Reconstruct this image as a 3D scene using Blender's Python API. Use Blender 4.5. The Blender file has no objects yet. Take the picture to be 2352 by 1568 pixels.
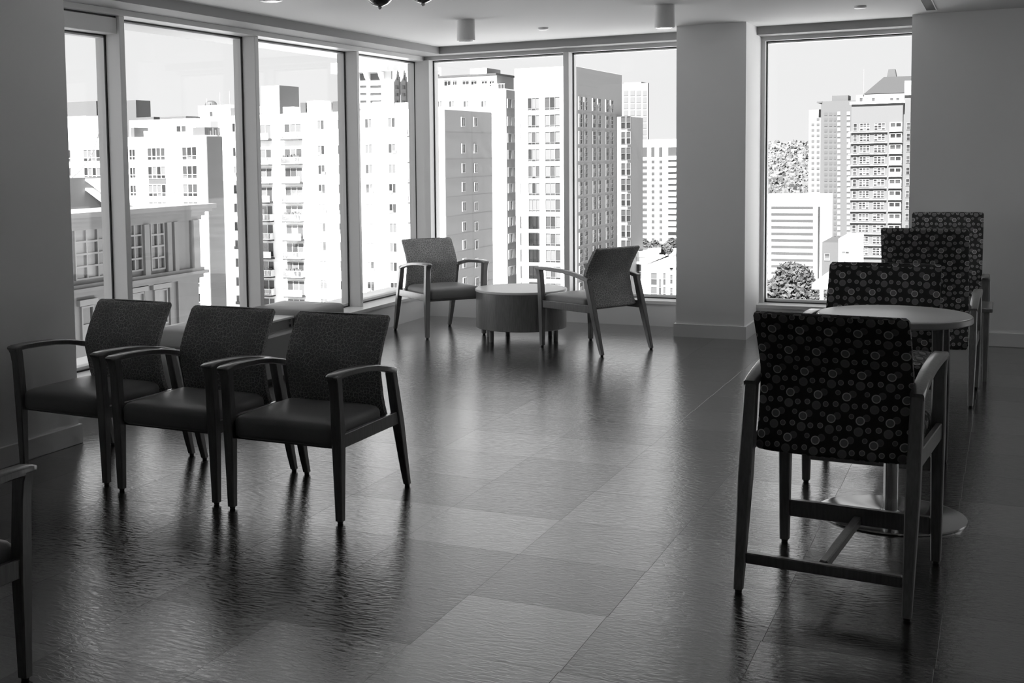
import bpy, bmesh, math, random
from mathutils import Matrix, Vector

SC = bpy.context.scene
COL = SC.collection
R = math.radians

# ------------------------------------------------------------------ camera, sky, sun, exposure
EYE = Vector((0.0, 0.0, 1.6))
FPX, PITCH, ROLL, YAW = 2840.8, 0.0784, -0.0184, 0.4841
PPX, PPY = 808.0, 588.1                       # principal point of the (cropped) photograph


def rows():
    cp, sp, cr, sr, cy, sy = (math.cos(PITCH), math.sin(PITCH), math.cos(ROLL), math.sin(ROLL),
                              math.cos(YAW), math.sin(YAW))
    m = Matrix(((cr, -sr, 0), (sr, cr, 0), (0, 0, 1))) @ Matrix(((1, 0, 0), (0, -sp, -cp), (0, cp, -sp)))
    return m @ Matrix(((cy, sy, 0), (-sy, cy, 0), (0, 0, 1)))


CAMR = rows()
cam_data = bpy.data.cameras.new('camera')
cam = bpy.data.objects.new('camera', cam_data)
COL.objects.link(cam)
right, down, fwd = CAMR[0], CAMR[1], CAMR[2]
mw = Matrix.Identity(4)
for i in range(3):
    mw[i][0], mw[i][1], mw[i][2], mw[i][3] = right[i], -down[i], -fwd[i], EYE[i]
cam.matrix_world = mw
cam_data.sensor_fit = 'HORIZONTAL'
cam_data.sensor_width = 36.0
cam_data.lens = FPX / 2352.0 * 36.0
cam_data.shift_x = (1176.0 - PPX) / 2352.0
cam_data.shift_y = -(784.0 - PPY) / 2352.0
cam_data.clip_start, cam_data.clip_end = 0.05, 6000
SC.camera = cam

world = bpy.data.worlds.new('sky')
SC.world = world
world.use_nodes = True
wn = world.node_tree.nodes
wl = world.node_tree.links
bg = wn['Background']
tc = wn.new('ShaderNodeTexCoord')
sep = wn.new('ShaderNodeSeparateXYZ')
ramp = wn.new('ShaderNodeValToRGB')
wl.new(tc.outputs['Generated'], sep.inputs[0])
wl.new(sep.outputs['Z'], ramp.inputs[0])
ramp.color_ramp.elements[0].position = 0.0
ramp.color_ramp.elements[0].color = (0.90, 0.90, 0.90, 1)
ramp.color_ramp.elements[1].position = 0.45
ramp.color_ramp.elements[1].color = (0.82, 0.82, 0.82, 1)
wl.new(ramp.outputs[0], bg.inputs['Color'])
bg.inputs['Strength'].default_value = 1.0

sun_data = bpy.data.lights.new('sun', 'SUN')
sun_data.energy = 40.0
sun_data.angle = R(0.6)
sun = bpy.data.objects.new('sun', sun_data)
COL.objects.link(sun)
sun.rotation_euler = Vector((0.015, -0.80, 0.60)).to_track_quat('Z', 'Y').to_euler()

SC.view_settings.view_transform = 'Standard'
SC.view_settings.look = 'None'
SC.view_settings.exposure = 0.0
SC.view_settings.gamma = 1.0
SC.view_settings.use_curve_mapping = False
SC.cycles.use_denoising = True
SC.cycles.max_bounces = 10
SC.cycles.diffuse_bounces = 6
SC.cycles.glossy_bounces = 5
SC.cycles.transparent_max_bounces = 12
SC.cycles.sample_clamp_indirect = 8.0
SC.cycles.caustics_reflective = False
SC.cycles.caustics_refractive = False


# ------------------------------------------------------------------ survey helpers: a ray of the photograph met with a real plane
def ray(x, y):
    return CAMR.transposed() @ Vector(((x - PPX) / FPX, (y - PPY) / FPX, 1.0))


def at_y(x, y, Y):
    d = ray(x, y)
    return EYE + d * (Y / d.y)


def at_x(x, y, X):
    d = ray(x, y)
    return EYE + d * (X / d.x)


def at_z(x, y, z=0.0):
    d = ray(x, y)
    return EYE + d * ((z - EYE.z) / d.z)


# ------------------------------------------------------------------ materials
def nodes_of(name):
    m = bpy.data.materials.new(name)
    m.use_nodes = True
    nt = m.node_tree
    return m, nt, nt.nodes['Principled BSDF']


def g3(v):
    return (v, v, v, 1.0)


def val(nt, op, a, b=None, c=None):
    n = nt.nodes.new('ShaderNodeMath')
    n.operation = op
    for i, s in enumerate((a, b, c)):
        if s is None:
            continue
        if isinstance(s, (int, float)):
            n.inputs[i].default_value = s
        else:
            nt.links.new(s, n.inputs[i])
    return n.outputs[0]


def plain(name, v, rough=0.5, spec=0.5, metal=0.0, noise=None, bump=None, coat=0.0):
    """neutral material; noise=(scale, amount) mottles the grey, bump=(scale, strength) gives fine relief"""
    m, nt, p = nodes_of(name)
    p.inputs['Base Color'].default_value = g3(v)
    p.inputs['Roughness'].default_value = rough
    p.inputs['Specular IOR Level'].default_value = spec
    p.inputs['Metallic'].default_value = metal
    p.inputs['Coat Weight'].default_value = coat
    if noise or bump:
        t = nt.nodes.new('ShaderNodeTexCoord')
    if noise:
        n = nt.nodes.new('ShaderNodeTexNoise')
        n.inputs['Scale'].default_value = noise[0]
        n.inputs['Detail'].default_value = 5
        nt.links.new(t.outputs['Object'], n.inputs['Vector'])
        r = nt.nodes.new('ShaderNodeMapRange')
        r.inputs['From Min'].default_value, r.inputs['From Max'].default_value = 0.3, 0.7
        r.inputs['To Min'].default_value, r.inputs['To Max'].default_value = v * (1 - noise[1]), v * (1 + noise[1])
        nt.links.new(n.outputs['Fac'], r.inputs['Value'])
        nt.links.new(r.outputs[0], p.inputs['Base Color'])
    if bump:
        n = nt.nodes.new('ShaderNodeTexNoise')
        n.inputs['Scale'].default_value = bump[0]
        n.inputs['Detail'].default_value = 4
        nt.links.new(t.outputs['Object'], n.inputs['Vector'])
        b = nt.nodes.new('ShaderNodeBump')
        b.inputs['Strength'].default_value = bump[1]
        b.inputs['Distance'].default_value = 0.01
        nt.links.new(n.outputs['Fac'], b.inputs['Height'])
        nt.links.new(b.outputs[0], p.inputs['Normal'])
    return m


def wood(name, v, rough=0.35):
    m, nt, p = nodes_of(name)
    t = nt.nodes.new('ShaderNodeTexCoord')
    mp = nt.nodes.new('ShaderNodeMapping')
    mp.inputs['Scale'].default_value = (60, 60, 6)
    nt.links.new(t.outputs['Object'], mp.inputs[0])
    n = nt.nodes.new('ShaderNodeTexNoise')
    n.inputs['Scale'].default_value = 2.0
    n.inputs['Detail'].default_value = 6
    nt.links.new(mp.outputs[0], n.inputs['Vector'])
    r = nt.nodes.new('ShaderNodeMapRange')
    r.inputs['From Min'].default_value, r.inputs['From Max'].default_value = 0.3, 0.7
    r.inputs['To Min'].default_value, r.inputs['To Max'].default_value = v * 0.82, v * 1.18
    nt.links.new(n.outputs['Fac'], r.inputs['Value'])
    nt.links.new(r.outputs[0], p.inputs['Base Color'])
    p.inputs['Roughness'].default_value = rough
    p.inputs['Coat Weight'].default_value = 1.0
    p.inputs['Coat IOR'].default_value = 1.9
    p.inputs['Coat Roughness'].default_value = 0.22
    return m


def floor_tile(name, v, rot, ior, rough):
    """embossed rubber tile with a slate-like grain"""
    m, nt, p = nodes_of(name)
    t = nt.nodes.new('ShaderNodeTexCoord')
    mp = nt.nodes.new('ShaderNodeMapping')
    mp.inputs['Rotation'].default_value = (0, 0, rot)
    mp.inputs['Scale'].default_value = (1.0, 2.6, 1.0)
    nt.links.new(t.outputs['Object'], mp.inputs[0])
    n = nt.nodes.new('ShaderNodeTexNoise')
    n.inputs['Scale'].default_value = 26
    n.inputs['Detail'].default_value = 5
    n.inputs['Roughness'].default_value = 0.6
    n.inputs['Distortion'].default_value = 0.8
    nt.links.new(mp.outputs[0], n.inputs['Vector'])
    n2 = nt.nodes.new('ShaderNodeTexNoise')
    n2.inputs['Scale'].default_value = 7
    n2.inputs['Detail'].default_value = 4
    nt.links.new(t.outputs['Object'], n2.inputs['Vector'])
    r = nt.nodes.new('ShaderNodeMapRange')
    r.inputs['From Min'].default_value, r.inputs['From Max'].default_value = 0.3, 0.7
    r.inputs['To Min'].default_value, r.inputs['To Max'].default_value = v * 0.7, v * 1.3
    nt.links.new(n2.outputs['Fac'], r.inputs['Value'])
    nt.links.new(r.outputs[0], p.inputs['Base Color'])
    rr = nt.nodes.new('ShaderNodeMapRange')
    rr.inputs['From Min'].default_value, rr.inputs['From Max'].default_value = 0.3, 0.7
    rr.inputs['To Min'].default_value, rr.inputs['To Max'].default_value = rough - 0.04, rough + 0.07
    nt.links.new(n.outputs['Fac'], rr.inputs['Value'])
    nt.links.new(rr.outputs[0], p.inputs['Roughness'])
    p.inputs['IOR'].default_value = ior
    p.inputs['Coat Weight'].default_value = 1.0
    p.inputs['Coat IOR'].default_value = 1.75 + 0.25 * (ior - 1.75)
    p.inputs['Coat Roughness'].default_value = rough
    b = nt.nodes.new('ShaderNodeBump')
    b.inputs['Strength'].default_value = 0.27
    b.inputs['Distance'].default_value = 0.005
    nt.links.new(n.outputs['Fac'], b.inputs['Height'])
    nt.links.new(b.outputs[0], p.inputs['Normal'])
    nt.links.new(b.outputs[0], p.inputs['Coat Normal'])
    return m


def crackle_fabric(name, v, line):
    """woven back cloth printed with a fine crazed line pattern"""
    m, nt, p = nodes_of(name)
    t = nt.nodes.new('ShaderNodeUVMap')
    ns = nt.nodes.new('ShaderNodeTexNoise')
    ns.inputs['Scale'].default_value = 40
    nt.links.new(t.outputs[0], ns.inputs['Vector'])
    mx = nt.nodes.new('ShaderNodeVectorMath')
    mx.operation = 'MULTIPLY_ADD'
    nt.links.new(ns.outputs['Color'], mx.inputs[0])
    mx.inputs[1].default_value = (0.012, 0.012, 0)
    nt.links.new(t.outputs[0], mx.inputs[2])
    out = None
    for sc in (42, 65):
        vo = nt.nodes.new('ShaderNodeTexVoronoi')
        vo.voronoi_dimensions = '2D'
        vo.feature = 'DISTANCE_TO_EDGE'
        vo.inputs['Scale'].default_value = sc
        nt.links.new(mx.outputs[0], vo.inputs['Vector'])
        l = val(nt, 'LESS_THAN', vo.outputs['Distance'], 0.035)
        out = l if out is None else val(nt, 'MAXIMUM', out, l)
    big = nt.nodes.new('ShaderNodeTexNoise')
    big.inputs['Scale'].default_value = 9
    nt.links.new(t.outputs[0], big.inputs['Vector'])
    k = val(nt, 'MULTIPLY', out, val(nt, 'MULTIPLY', big.outputs['Fac'], 1.6))
    c = val(nt, 'MULTIPLY_ADD', k, line - v, v)
    nt.links.new(c, p.inputs['Base Color'])
    p.inputs['Roughness'].default_value = 0.85
    p.inputs['Sheen Weight'].default_value = 0.25
    return m


def ring_fabric(name, v, spots):
    """near black cloth with rows of grey rings and discs; spots = (x, y, radius, ring grey, disc grey) in metres of one repeat"""
    W, H = 0.098, 0.080
    m, nt, p = nodes_of(name)
    t = nt.nodes.new('ShaderNodeUVMap')
    out = None
    for (cx, cy, rad, rv, dv) in spots:
        mp = nt.nodes.new('ShaderNodeVectorMath')
        mp.operation = 'SUBTRACT'
        nt.links.new(t.outputs[0], mp.inputs[0])
        mp.inputs[1].default_value = (cx, cy, 0)
        s = nt.nodes.new('ShaderNodeSeparateXYZ')
        nt.links.new(mp.outputs[0], s.inputs[0])
        sy = val(nt, 'DIVIDE', s.outputs[1], H)
        sx = val(nt, 'MULTIPLY_ADD', sy, -0.5, val(nt, 'DIVIDE', s.outputs[0], W))
        fy = val(nt, 'SUBTRACT', val(nt, 'FRACT', val(nt, 'ADD', sy, 0.5)), 0.5)
        fx = val(nt, 'SUBTRACT', val(nt, 'FRACT', val(nt, 'ADD', sx, 0.5)), 0.5)
        px = val(nt, 'MULTIPLY', val(nt, 'MULTIPLY_ADD', fy, 0.5, fx), W)
        py = val(nt, 'MULTIPLY', fy, H)
        d = val(nt, 'SQRT', val(nt, 'ADD', val(nt, 'MULTIPLY', px, px), val(nt, 'MULTIPLY', py, py)))
        inside = val(nt, 'LESS_THAN', d, rad)
        ring = val(nt, 'MULTIPLY', inside, val(nt, 'GREATER_THAN', d, rad * 0.76))
        lay = val(nt, 'MAXIMUM', val(nt, 'MULTIPLY', inside, dv), val(nt, 'MULTIPLY', ring, rv))
        out = lay if out is None else val(nt, 'MAXIMUM', out, lay)
    wv = nt.nodes.new('ShaderNodeTexNoise')
    wv.inputs['Scale'].default_value = 900
    nt.links.new(t.outputs[0], wv.inputs['Vector'])
    k = val(nt, 'MULTIPLY', out, val(nt, 'MULTIPLY_ADD', wv.outputs['Fac'], 1.2, 0.4))
    nt.links.new(val(nt, 'ADD', k, v), p.inputs['Base Color'])
    p.inputs['Roughness'].default_value = 0.9
    p.inputs['Specular IOR Level'].default_value = 0.2
    p.inputs['Sheen Weight'].default_value = 0.15
    return m


def window_glass(name):
    m = bpy.data.materials.new(name)
    m.use_nodes = True
    nt = m.node_tree
    nt.nodes.remove(nt.nodes['Principled BSDF'])
    tr = nt.nodes.new('ShaderNodeBsdfTransparent')
    tr.inputs[0].default_value = (1, 1, 1, 1)
    gl = nt.nodes.new('ShaderNodeBsdfGlossy')
    gl.inputs['Roughness'].default_value = 0.02
    lw = nt.nodes.new('ShaderNodeLayerWeight')
    lw.inputs['Blend'].default_value = 0.5
    k = val(nt, 'MULTIPLY_ADD', val(nt, 'POWER', lw.outputs['Facing'], 5.0), 0.8, 0.02)
    mx = nt.nodes.new('ShaderNodeMixShader')
    nt.links.new(k, mx.inputs[0])
    nt.links.new(tr.outputs[0], mx.inputs[1])
    nt.links.new(gl.outputs[0], mx.inputs[2])
    nt.links.new(mx.outputs[0], nt.nodes['Material Output'].inputs['Surface'])
    return m


M = {}
M['wall'] = plain('wall_paint', 0.88, 0.7, 0.3, bump=(300, 0.05))
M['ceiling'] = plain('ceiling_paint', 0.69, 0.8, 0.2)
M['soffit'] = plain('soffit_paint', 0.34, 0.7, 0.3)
M['trim'] = plain('trim_paint', 0.80, 0.45, 0.4)
M['alu'] = plain('window_metal', 0.66, 0.45, 0.5)
M['sill'] = plain('sill_laminate', 0.82, 0.3, 0.5)
M['gasket'] = plain('black_gasket', 0.01, 0.6)
M['glass'] = window_glass('window_glass')
M['base'] = plain('floor_screed', 0.03, 0.7)
M['tiles'] = [floor_tile('floor_tile_%s' % n, v, r, i, q) for n, v, r, i, q in
              (('dark', 0.006, 0.3, 1.75, 0.14), ('dim', 0.010, 1.1, 2.15, 0.13), ('medium', 0.016, 0.7, 2.5, 0.12), ('pale', 0.030, 2.0, 3.0, 0.12))]
M['wood'] = wood('stained_wood', 0.14, 0.30)
M['pale_wood'] = wood('bar_chair_wood', 0.16, 0.30)
M['vinyl'] = plain('seat_vinyl', 0.26, 0.38, 0.5, bump=(160, 0.08))
M['crackle'] = crackle_fabric('crackle_cloth', 0.24, 0.80)
M['rings'] = ring_fabric('ring_cloth', 0.06, (
    (0.0, 0.0, 0.0155, 0.75, 0.24), (-0.020, 0.011, 0.013, 0.20, 0.16), (0.004, -0.038, 0.0158, 0.26, 0.21),
    (0.036, -0.028, 0.0100, 0.55, 0.22), (-0.028, -0.031, 0.0100, 0.52, 0.20), (0.030, 0.013, 0.0092, 0.42, 0.17)))
M['glide'] = plain('black_nylon', 0.015, 0.4)
M['laminate'] = plain('pale_laminate', 0.88, 0.33, 0.8, noise=(6, 0.05), coat=1.0)
M['laminate'].node_tree.nodes['Principled BSDF'].inputs['IOR'].default_value = 2.6
M['laminate'].node_tree.nodes['Principled BSDF'].inputs['Coat Roughness'].default_value = 0.3
M['laminate'].node_tree.nodes['Principled BSDF'].inputs['Coat IOR'].default_value = 2.5
M['drumtop'] = plain('drum_laminate', 0.84, 0.4, 0.5)
M['edge'] = plain('table_edge_band', 0.40, 0.4)
M['steel'] = plain('brushed_steel', 0.55, 0.16, 0.5, metal=1.0)
M['drum'] = wood('drum_veneer', 0.20, 0.4)
M['cushion'] = plain('bench_vinyl', 0.20, 0.4, 0.5, bump=(9, 0.35))
M['bench'] = plain('bench_panel', 0.24, 0.5)
M['white'] = plain('white_laminate', 0.80, 0.35)
M['can'] = plain('lamp_can', 0.82, 0.4)
M['lens'] = plain('lamp_lens', 0.25, 0.2)
M['black'] = plain('black_slot', 0.006, 0.6)
M['smoke'] = plain('smoked_dome', 0.02, 0.06, 0.6, coat=0.5)
M['clear'] = plain('clear_finial', 0.6, 0.05, 0.8)


# ------------------------------------------------------------------ mesh helpers
class MB:
    def __init__(s):
        s.v, s.f, s.m = [], [], []

    def poly(s, pts, mat=0):
        k = len(s.v)
        s.v += [tuple(p) for p in pts]
        s.f.append(tuple(range(k, k + len(pts))))
        s.m.append(mat)
        return s

    def box(s, x0, x1, y0, y1, z0, z1, mat=0):
        k = len(s.v)
        s.v += [(x0, y0, z0), (x1, y0, z0), (x1, y1, z0), (x0, y1, z0), (x0, y0, z1), (x1, y0, z1), (x1, y1, z1), (x0, y1, z1)]
        for q in ((0, 3, 2, 1), (4, 5, 6, 7), (0, 1, 5, 4), (1, 2, 6, 5), (2, 3, 7, 6), (3, 0, 4, 7)):
            s.f.append(tuple(k + i for i in q))
            s.m.append(mat)
        return s

    def loft(s, secs, mat=0, cap=True):
        """secs: list of closed rings, all with the same number of points"""
        k = len(s.v)
        n = len(secs[0])
        for r in secs:
            s.v += [tuple(p) for p in r]
        for i in range(len(secs) - 1):
            a, b = k + i * n, k + (i + 1) * n
            for j in range(n):
                j2 = (j + 1) % n
                s.f.append((a + j, a + j2, b + j2, b + j))
                s.m.append(mat)
        if cap:
            s.f.append(tuple(k + j for j in reversed(range(n))))
            s.m.append(mat)
            s.f.append(tuple(k + (len(secs) - 1) * n + j for j in range(n)))
            s.m.append(mat)
        return s

    def lathe(s, prof, c=(0, 0), n=32, mat=0):
        """prof: (radius, z) from bottom to top"""
        return s.loft([[(c[0] + r * math.cos(2 * math.pi * j / n), c[1] + r * math.sin(2 * math.pi * j / n), z)
                        for j in range(n)] for r, z in prof], mat)

    def tube(s, pts, r, n=6, mat=0):
        secs = []
        for i, p in enumerate(pts):
            p = Vector(p)
            d = (Vector(pts[min(i + 1, len(pts) - 1)]) - Vector(pts[max(i - 1, 0)])).normalized()
            u = d.orthogonal().normalized()
            w = d.cross(u)
            secs.append([p + (u * math.cos(2 * math.pi * j / n) + w * math.sin(2 * math.pi * j / n)) * r for j in range(n)])
        return s.loft(secs, mat)

    def mesh(s, name, mats, smooth=None, bevel=0.0, segs=2, uv=True):
        me = bpy.data.meshes.new(name)
        me.from_pydata(s.v, [], s.f)
        if not isinstance(mats, (list, tuple)):
            mats = [mats]
        for m in mats:
            me.materials.append(m)
        me.polygons.foreach_set('material_index', s.m)
        bm = bmesh.new()
        bm.from_mesh(me)
        bmesh.ops.recalc_face_normals(bm, faces=bm.faces)
        if bevel > 0:
            es = [e for e in bm.edges if len(e.link_faces) == 2 and e.calc_face_angle(0) > 0.5]
            bmesh.ops.bevel(bm, geom=es, offset=bevel, segments=segs, profile=0.5, affect='EDGES', clamp_overlap=True)
        if uv:
            l = bm.loops.layers.uv.new('UVMap')
            for f in bm.faces:
                nx, ny, nz = (abs(c) for c in f.normal)
                for lp in f.loops:
                    c = lp.vert.co
                    lp[l].uv = (c.x, c.z) if ny >= nx and ny >= nz else ((c.y, c.z) if nx >= nz else (c.x, c.y))
        bm.to_mesh(me)
        bm.free()
        if smooth is not None:
            me.polygons.foreach_set('use_smooth', [True] * len(me.polygons))
            me.set_sharp_from_angle(angle=R(smooth))
        me.update()
        return me

    def build(s, name, mats, parent=None, origin=None, **kw):
        if origin is not None:
            o3 = origin
            s.v = [(a - o3[0], b - o3[1], c - o3[2]) for a, b, c in s.v]
        o = bpy.data.objects.new(name, s.mesh(name, mats, **kw))
        COL.objects.link(o)
        if parent is not None:
            o.parent = parent
        elif origin is not None:
            o.location = origin
        return o


def place(name, me, parent, loc, rz=0.0):
    o = bpy.data.objects.new(name, me)
    COL.objects.link(o)
    o.parent = parent
    o.location = loc
    o.rotation_euler = (0, 0, rz)
    return o


def tag(o, label, cat, group=None):
    o['label'] = label
    o['category'] = cat
    if group:
        o['group'] = group
    return o


def thing(name, label, cat, loc=(0, 0, 0), rz=0.0, group=None):
    o = bpy.data.objects.new(name, None)
    COL.objects.link(o)
    o.location = loc
    o.rotation_euler = (0, 0, rz)
    o.empty_display_size = 0.1
    return tag(o, label, cat, group)


def dup(root, loc, rz, label):
    r = root.copy()
    COL.objects.link(r)
    r.location = loc
    r.rotation_euler = (0, 0, rz)
    r['label'] = label
    for ch in list(root.children):
        c = ch.copy()
        COL.objects.link(c)
        c.parent = r
        for g in list(ch.children):
            d = g.copy()
            COL.objects.link(d)
            d.parent = c
    return r


def struct(o):
    o['kind'] = 'structure'
    return o


def rrect(x0, x1, y0, y1, z, c):
    """chamfered rectangle ring at height z"""
    return [(x0 + c, y0, z), (x1 - c, y0, z), (x1, y0 + c, z), (x1, y1 - c, z), (x1 - c, y1, z), (x0 + c, y1, z), (x0, y1 - c, z), (x0, y0 + c, z)]


def rounded(x0, x1, y0, y1, z, r, k=4):
    out = []
    for cx, cy, a0 in ((x1 - r, y1 - r, 0), (x0 + r, y1 - r, 90), (x0 + r, y0 + r, 180), (x1 - r, y0 + r, 270)):
        for i in range(k + 1):
            a = R(a0 + 90 * i / k)
            out.append((cx + r * math.cos(a), cy + r * math.sin(a), z))
    return out


# ------------------------------------------------------------------ the room (X along the far wall, Y towards it)
CEIL = 2.685
XG, YG = -5.37, 11.65                 # glass planes of the left and the far window walls
XS, YS = -5.12, 11.41                 # room faces of the low walls under them
SILL = 0.235
HEAD, SOF = 2.578, 2.615
XSO, YSO = -4.94, 11.33               # inner faces of the dropped soffit
XR, YN = 2.6, -2.6                    # right and near walls, outside the frame

fl = struct(MB().box(-5.75, XR, YN, 11.75, -0.25, -0.004).build('floor', M['base'], uv=False))
random.seed(11)
TS = 0.515
WL = -4.67                            # room face of the left wall
tile_me = []
for m in M['tiles']:
    h = TS / 2 - 0.0003
    tile_me.append(MB().loft([rrect(-h, h, -h, h, -0.004, 0.001), rrect(-h, h, -h, h, -0.0004, 0.001),
                              rrect(-h + 0.0005, h - 0.0005, -h + 0.0005, h - 0.0005, 0.0, 0.001)]).mesh('tile', m, uv=False))
g = 0.0003
for j in range(-4, 15):
    for i in range(-10, 5):
        x, y = -0.15 + (i + 0.5) * TS + 0.004 * j, 4.62 + (j - 0.5) * TS
        k = random.choices((0, 1, 2, 3), (0.22, 0.30, 0.28, 0.20))[0]
        xl, xh, yl, yh = x - TS / 2, x + TS / 2, y - TS / 2, min(y + TS / 2, YS)
        if yl > YS - 0.02 or xl > 1.6:
            continue
        lim = WL if y + TS / 2 < 5.47 else XS
        if xh < lim + 0.02:
            continue
        if xl < lim or yh < y + TS / 2 - 0.001:           # a tile cut along the wall
            xl = max(xl, lim)
            a, b = (xh - xl) / 2 - g, (yh - yl) / 2 - g
            me = MB().loft([rrect(-a, a, -b, b, -0.004, 0.001), rrect(-a, a, -b, b, 0.0, 0.001)]).mesh('tile', M['tiles'][k], uv=False)
            place('tile', me, fl, ((xl + xh) / 2, (yl + yh) / 2, 0))
        else:
            place('tile', tile_me[k], fl, (x, y, 0))

struct(MB().box(-5.75, XR + 0.15, YN - 0.15, 11.75, CEIL, CEIL + 0.3).build('ceiling', M['ceiling'], uv=False))
w = struct(MB().box(-5.75, WL, YN, 5.47, 0, CEIL).build('wall_left', M['wall'], uv=False))
w = struct(MB().box(-5.75, XS, 5.47, 11.75, 0, SILL - 0.03).build('wall_left_low', M['wall'], uv=False))
w = struct(MB().box(XS, -1.92, YS, 11.75, 0, SILL - 0.03).box(-1.92, -0.67, YS, 11.75, 0, SILL - 0.03).build('wall_far_low', M['wall'], uv=False))
w = struct(MB().box(-0.67, XR, 11.15, 11.75, 0, CEIL).build('wall_far', M['wall'], uv=False))
w = struct(MB().box(XR, XR + 0.15, YN, 7.6, 0, CEIL).box(XR, XR + 0.15, 9.4, 11.75, 0, CEIL).box(XR, XR + 0.15, 7.6, 9.4, 0, SILL)
           .box(XR, XR + 0.15, 7.6, 9.4, HEAD, CEIL).build('wall_right', M['wall'], uv=False))
w = struct(MB().box(-5.75, XR + 0.15, YN - 0.15, YN, 0, CEIL).build('wall_near', M['wall'], uv=False))
pl = struct(MB().box(-2.50, -1.92, 10.83, 11.75, 0, CEIL).build('wall_pillar', M['wall'], uv=False))

BH = 0.112
struct(MB().box(WL, WL + 0.016, YN, 5.487, 0, BH).box(-5.1, WL, 5.47, 5.487, 0, BH).build('baseboard_left', M['trim'], uv=False, bevel=0.003, segs=1))
struct(MB().loft([[(-2.517, 11.41, z), (-2.517, 10.813, z), (-1.903, 10.813, z), (-1.903, 11.41, z), (-1.92, 11.41, z),
                   (-1.92, 10.83, z), (-2.50, 10.83, z), (-2.50, 11.41, z)] for z in (0, BH)]).build('baseboard_pillar', M['trim'], uv=False))
struct(MB().box(-0.67, XR, 11.134, 11.15, 0, BH).build('baseboard_far', M['trim'], uv=False, bevel=0.003, segs=1))

# soffit and window heads
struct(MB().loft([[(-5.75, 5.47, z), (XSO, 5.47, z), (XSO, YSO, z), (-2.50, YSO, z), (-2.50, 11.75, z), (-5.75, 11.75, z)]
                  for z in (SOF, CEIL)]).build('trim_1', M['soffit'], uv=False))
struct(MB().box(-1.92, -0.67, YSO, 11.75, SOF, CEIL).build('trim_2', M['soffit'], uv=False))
struct(MB().box(-5.75, -5.2, 5.47, 11.75, HEAD, SOF).box(-5.2, -2.50, 11.55, 11.75, HEAD, SOF).build('trim_3', M['alu'], uv=False))
struct(MB().box(-1.92, -0.67, 11.55, 11.75, HEAD, SOF).build('trim_4', M['alu'], uv=False))
# sills
struct(MB().loft([[(-5.75, 5.47, z), (XS + 0.012, 5.47, z), (XS + 0.012, YS - 0.012, z), (-2.50, YS - 0.012, z), (-2.50, 11.75, z), (-5.75, 11.75, z)]
                  for z in (SILL - 0.03, SILL)]).build('trim_5', M['sill'], uv=False))
struct(MB().box(-1.92, -0.67, YS - 0.012, 11.75, SILL - 0.03, SILL).build('trim_6', M['sill'], uv=False))

# windows: every bay is frame, gasket and pane; mullions stand between the bays
XM, YM = -5.225, 11.50


def bay_left(n, y0, y1, top=HEAD):
    w = struct(MB().box(XG - 0.05, XG + 0.018, y0, y1, SILL, SILL + 0.03).box(XG - 0.05, XG + 0.018, y0, y1, top - 0.02, top)
               .box(XG - 0.05, XG + 0.018, y0, y0 + 0.012, SILL, top).box(XG - 0.05, XG + 0.018, y1 - 0.012, y1, SILL, top)
               .build('window_%d' % n, M['alu'], uv=False))
    for nm, b in (('gasket', (XG + 0.018, XG + 0.028, y0, y1, SILL + 0.0, SILL + 0.009)), ('gasket', (XG + 0.018, XG + 0.028, y0, y1, top - 0.009, top)),
                  ('gasket', (XG + 0.018, XG + 0.028, y0, y0 + 0.012, SILL, top)), ('gasket', (XG + 0.018, XG + 0.028, y1 - 0.012, y1, SILL, top))):
        MB().box(*b).build(nm, M['gasket'], w, uv=False)
    MB().box(XG - 0.012, XG - 0.004, y0 + 0.005, y1 - 0.005, SILL + 0.01, top - 0.01).build('pane', M['glass'], w, uv=False)
    return w


def bay_far(n, x0, x1, top=HEAD):
    w = struct(MB().box(x0, x1, YG - 0.018, YG + 0.05, SILL, SILL + 0.03).box(x0, x1, YG - 0.018, YG + 0.05, top - 0.02, top)
               .box(x0, x0 + 0.012, YG - 0.018, YG + 0.05, SILL, top).box(x1 - 0.012, x1, YG - 0.018, YG + 0.05, SILL, top)
               .build('window_%d' % n, M['alu'], uv=False))
    for b in ((x0, x1, YG - 0.028, YG - 0.018, SILL, SILL + 0.008), (x0, x1, YG - 0.028, YG - 0.018, top - 0.007, top),
              (x0, x0 + 0.008, YG - 0.028, YG - 0.018, SILL, top), (x1 - 0.008, x1, YG - 0.028, YG - 0.018, SILL, top)):
        MB().box(*b).build('gasket', M['gasket'], w, uv=False)
    MB().box(x0 + 0.005, x1 - 0.005, YG + 0.004, YG + 0.012, SILL + 0.01, top - 0.01).build('pane', M['glass'], w, uv=False)
    return w


mul = [(6.67, 6.725), (8.362, 8.417), (10.10, 10.15)]
ys = [5.47] + [v for m in mul for v in m] + [11.63]
w1 = bay_left(1, ys[0], ys[1], 2.46)
MB().box(XG - 0.05, XM - 0.02, ys[0], ys[1], 2.46, HEAD - 0.012).build('top_rail', M['alu'], w1, uv=False, bevel=0.004, segs=1)
MB().box(XG - 0.05, XM - 0.03, ys[0], ys[1], HEAD - 0.012, HEAD).build('gasket', M['gasket'], w1, uv=False)
for n in (2, 3, 4):
    bay_left(n, ys[2 * n - 2], ys[2 * n - 1])
for n, (a, b) in enumerate(mul):
    struct(MB().box(XG - 0.05, XM, a, b, SILL, HEAD).build('window_mullion', M['alu'], uv=False, bevel=0.003, segs=1))
struct(MB().box(XG - 0.05, -5.205, 11.62, 11.75, SILL, HEAD).box(-5.205, -5.14, 11.52, 11.75, SILL, HEAD)
       .build('window_corner_post', M['alu'], uv=False))
bay_far(5, -5.14, -3.73)
struct(MB().box(-3.73, -3.675, YM, YG + 0.05, SILL, HEAD).build('window_mullion', M['alu'], uv=False, bevel=0.003, segs=1))
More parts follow.
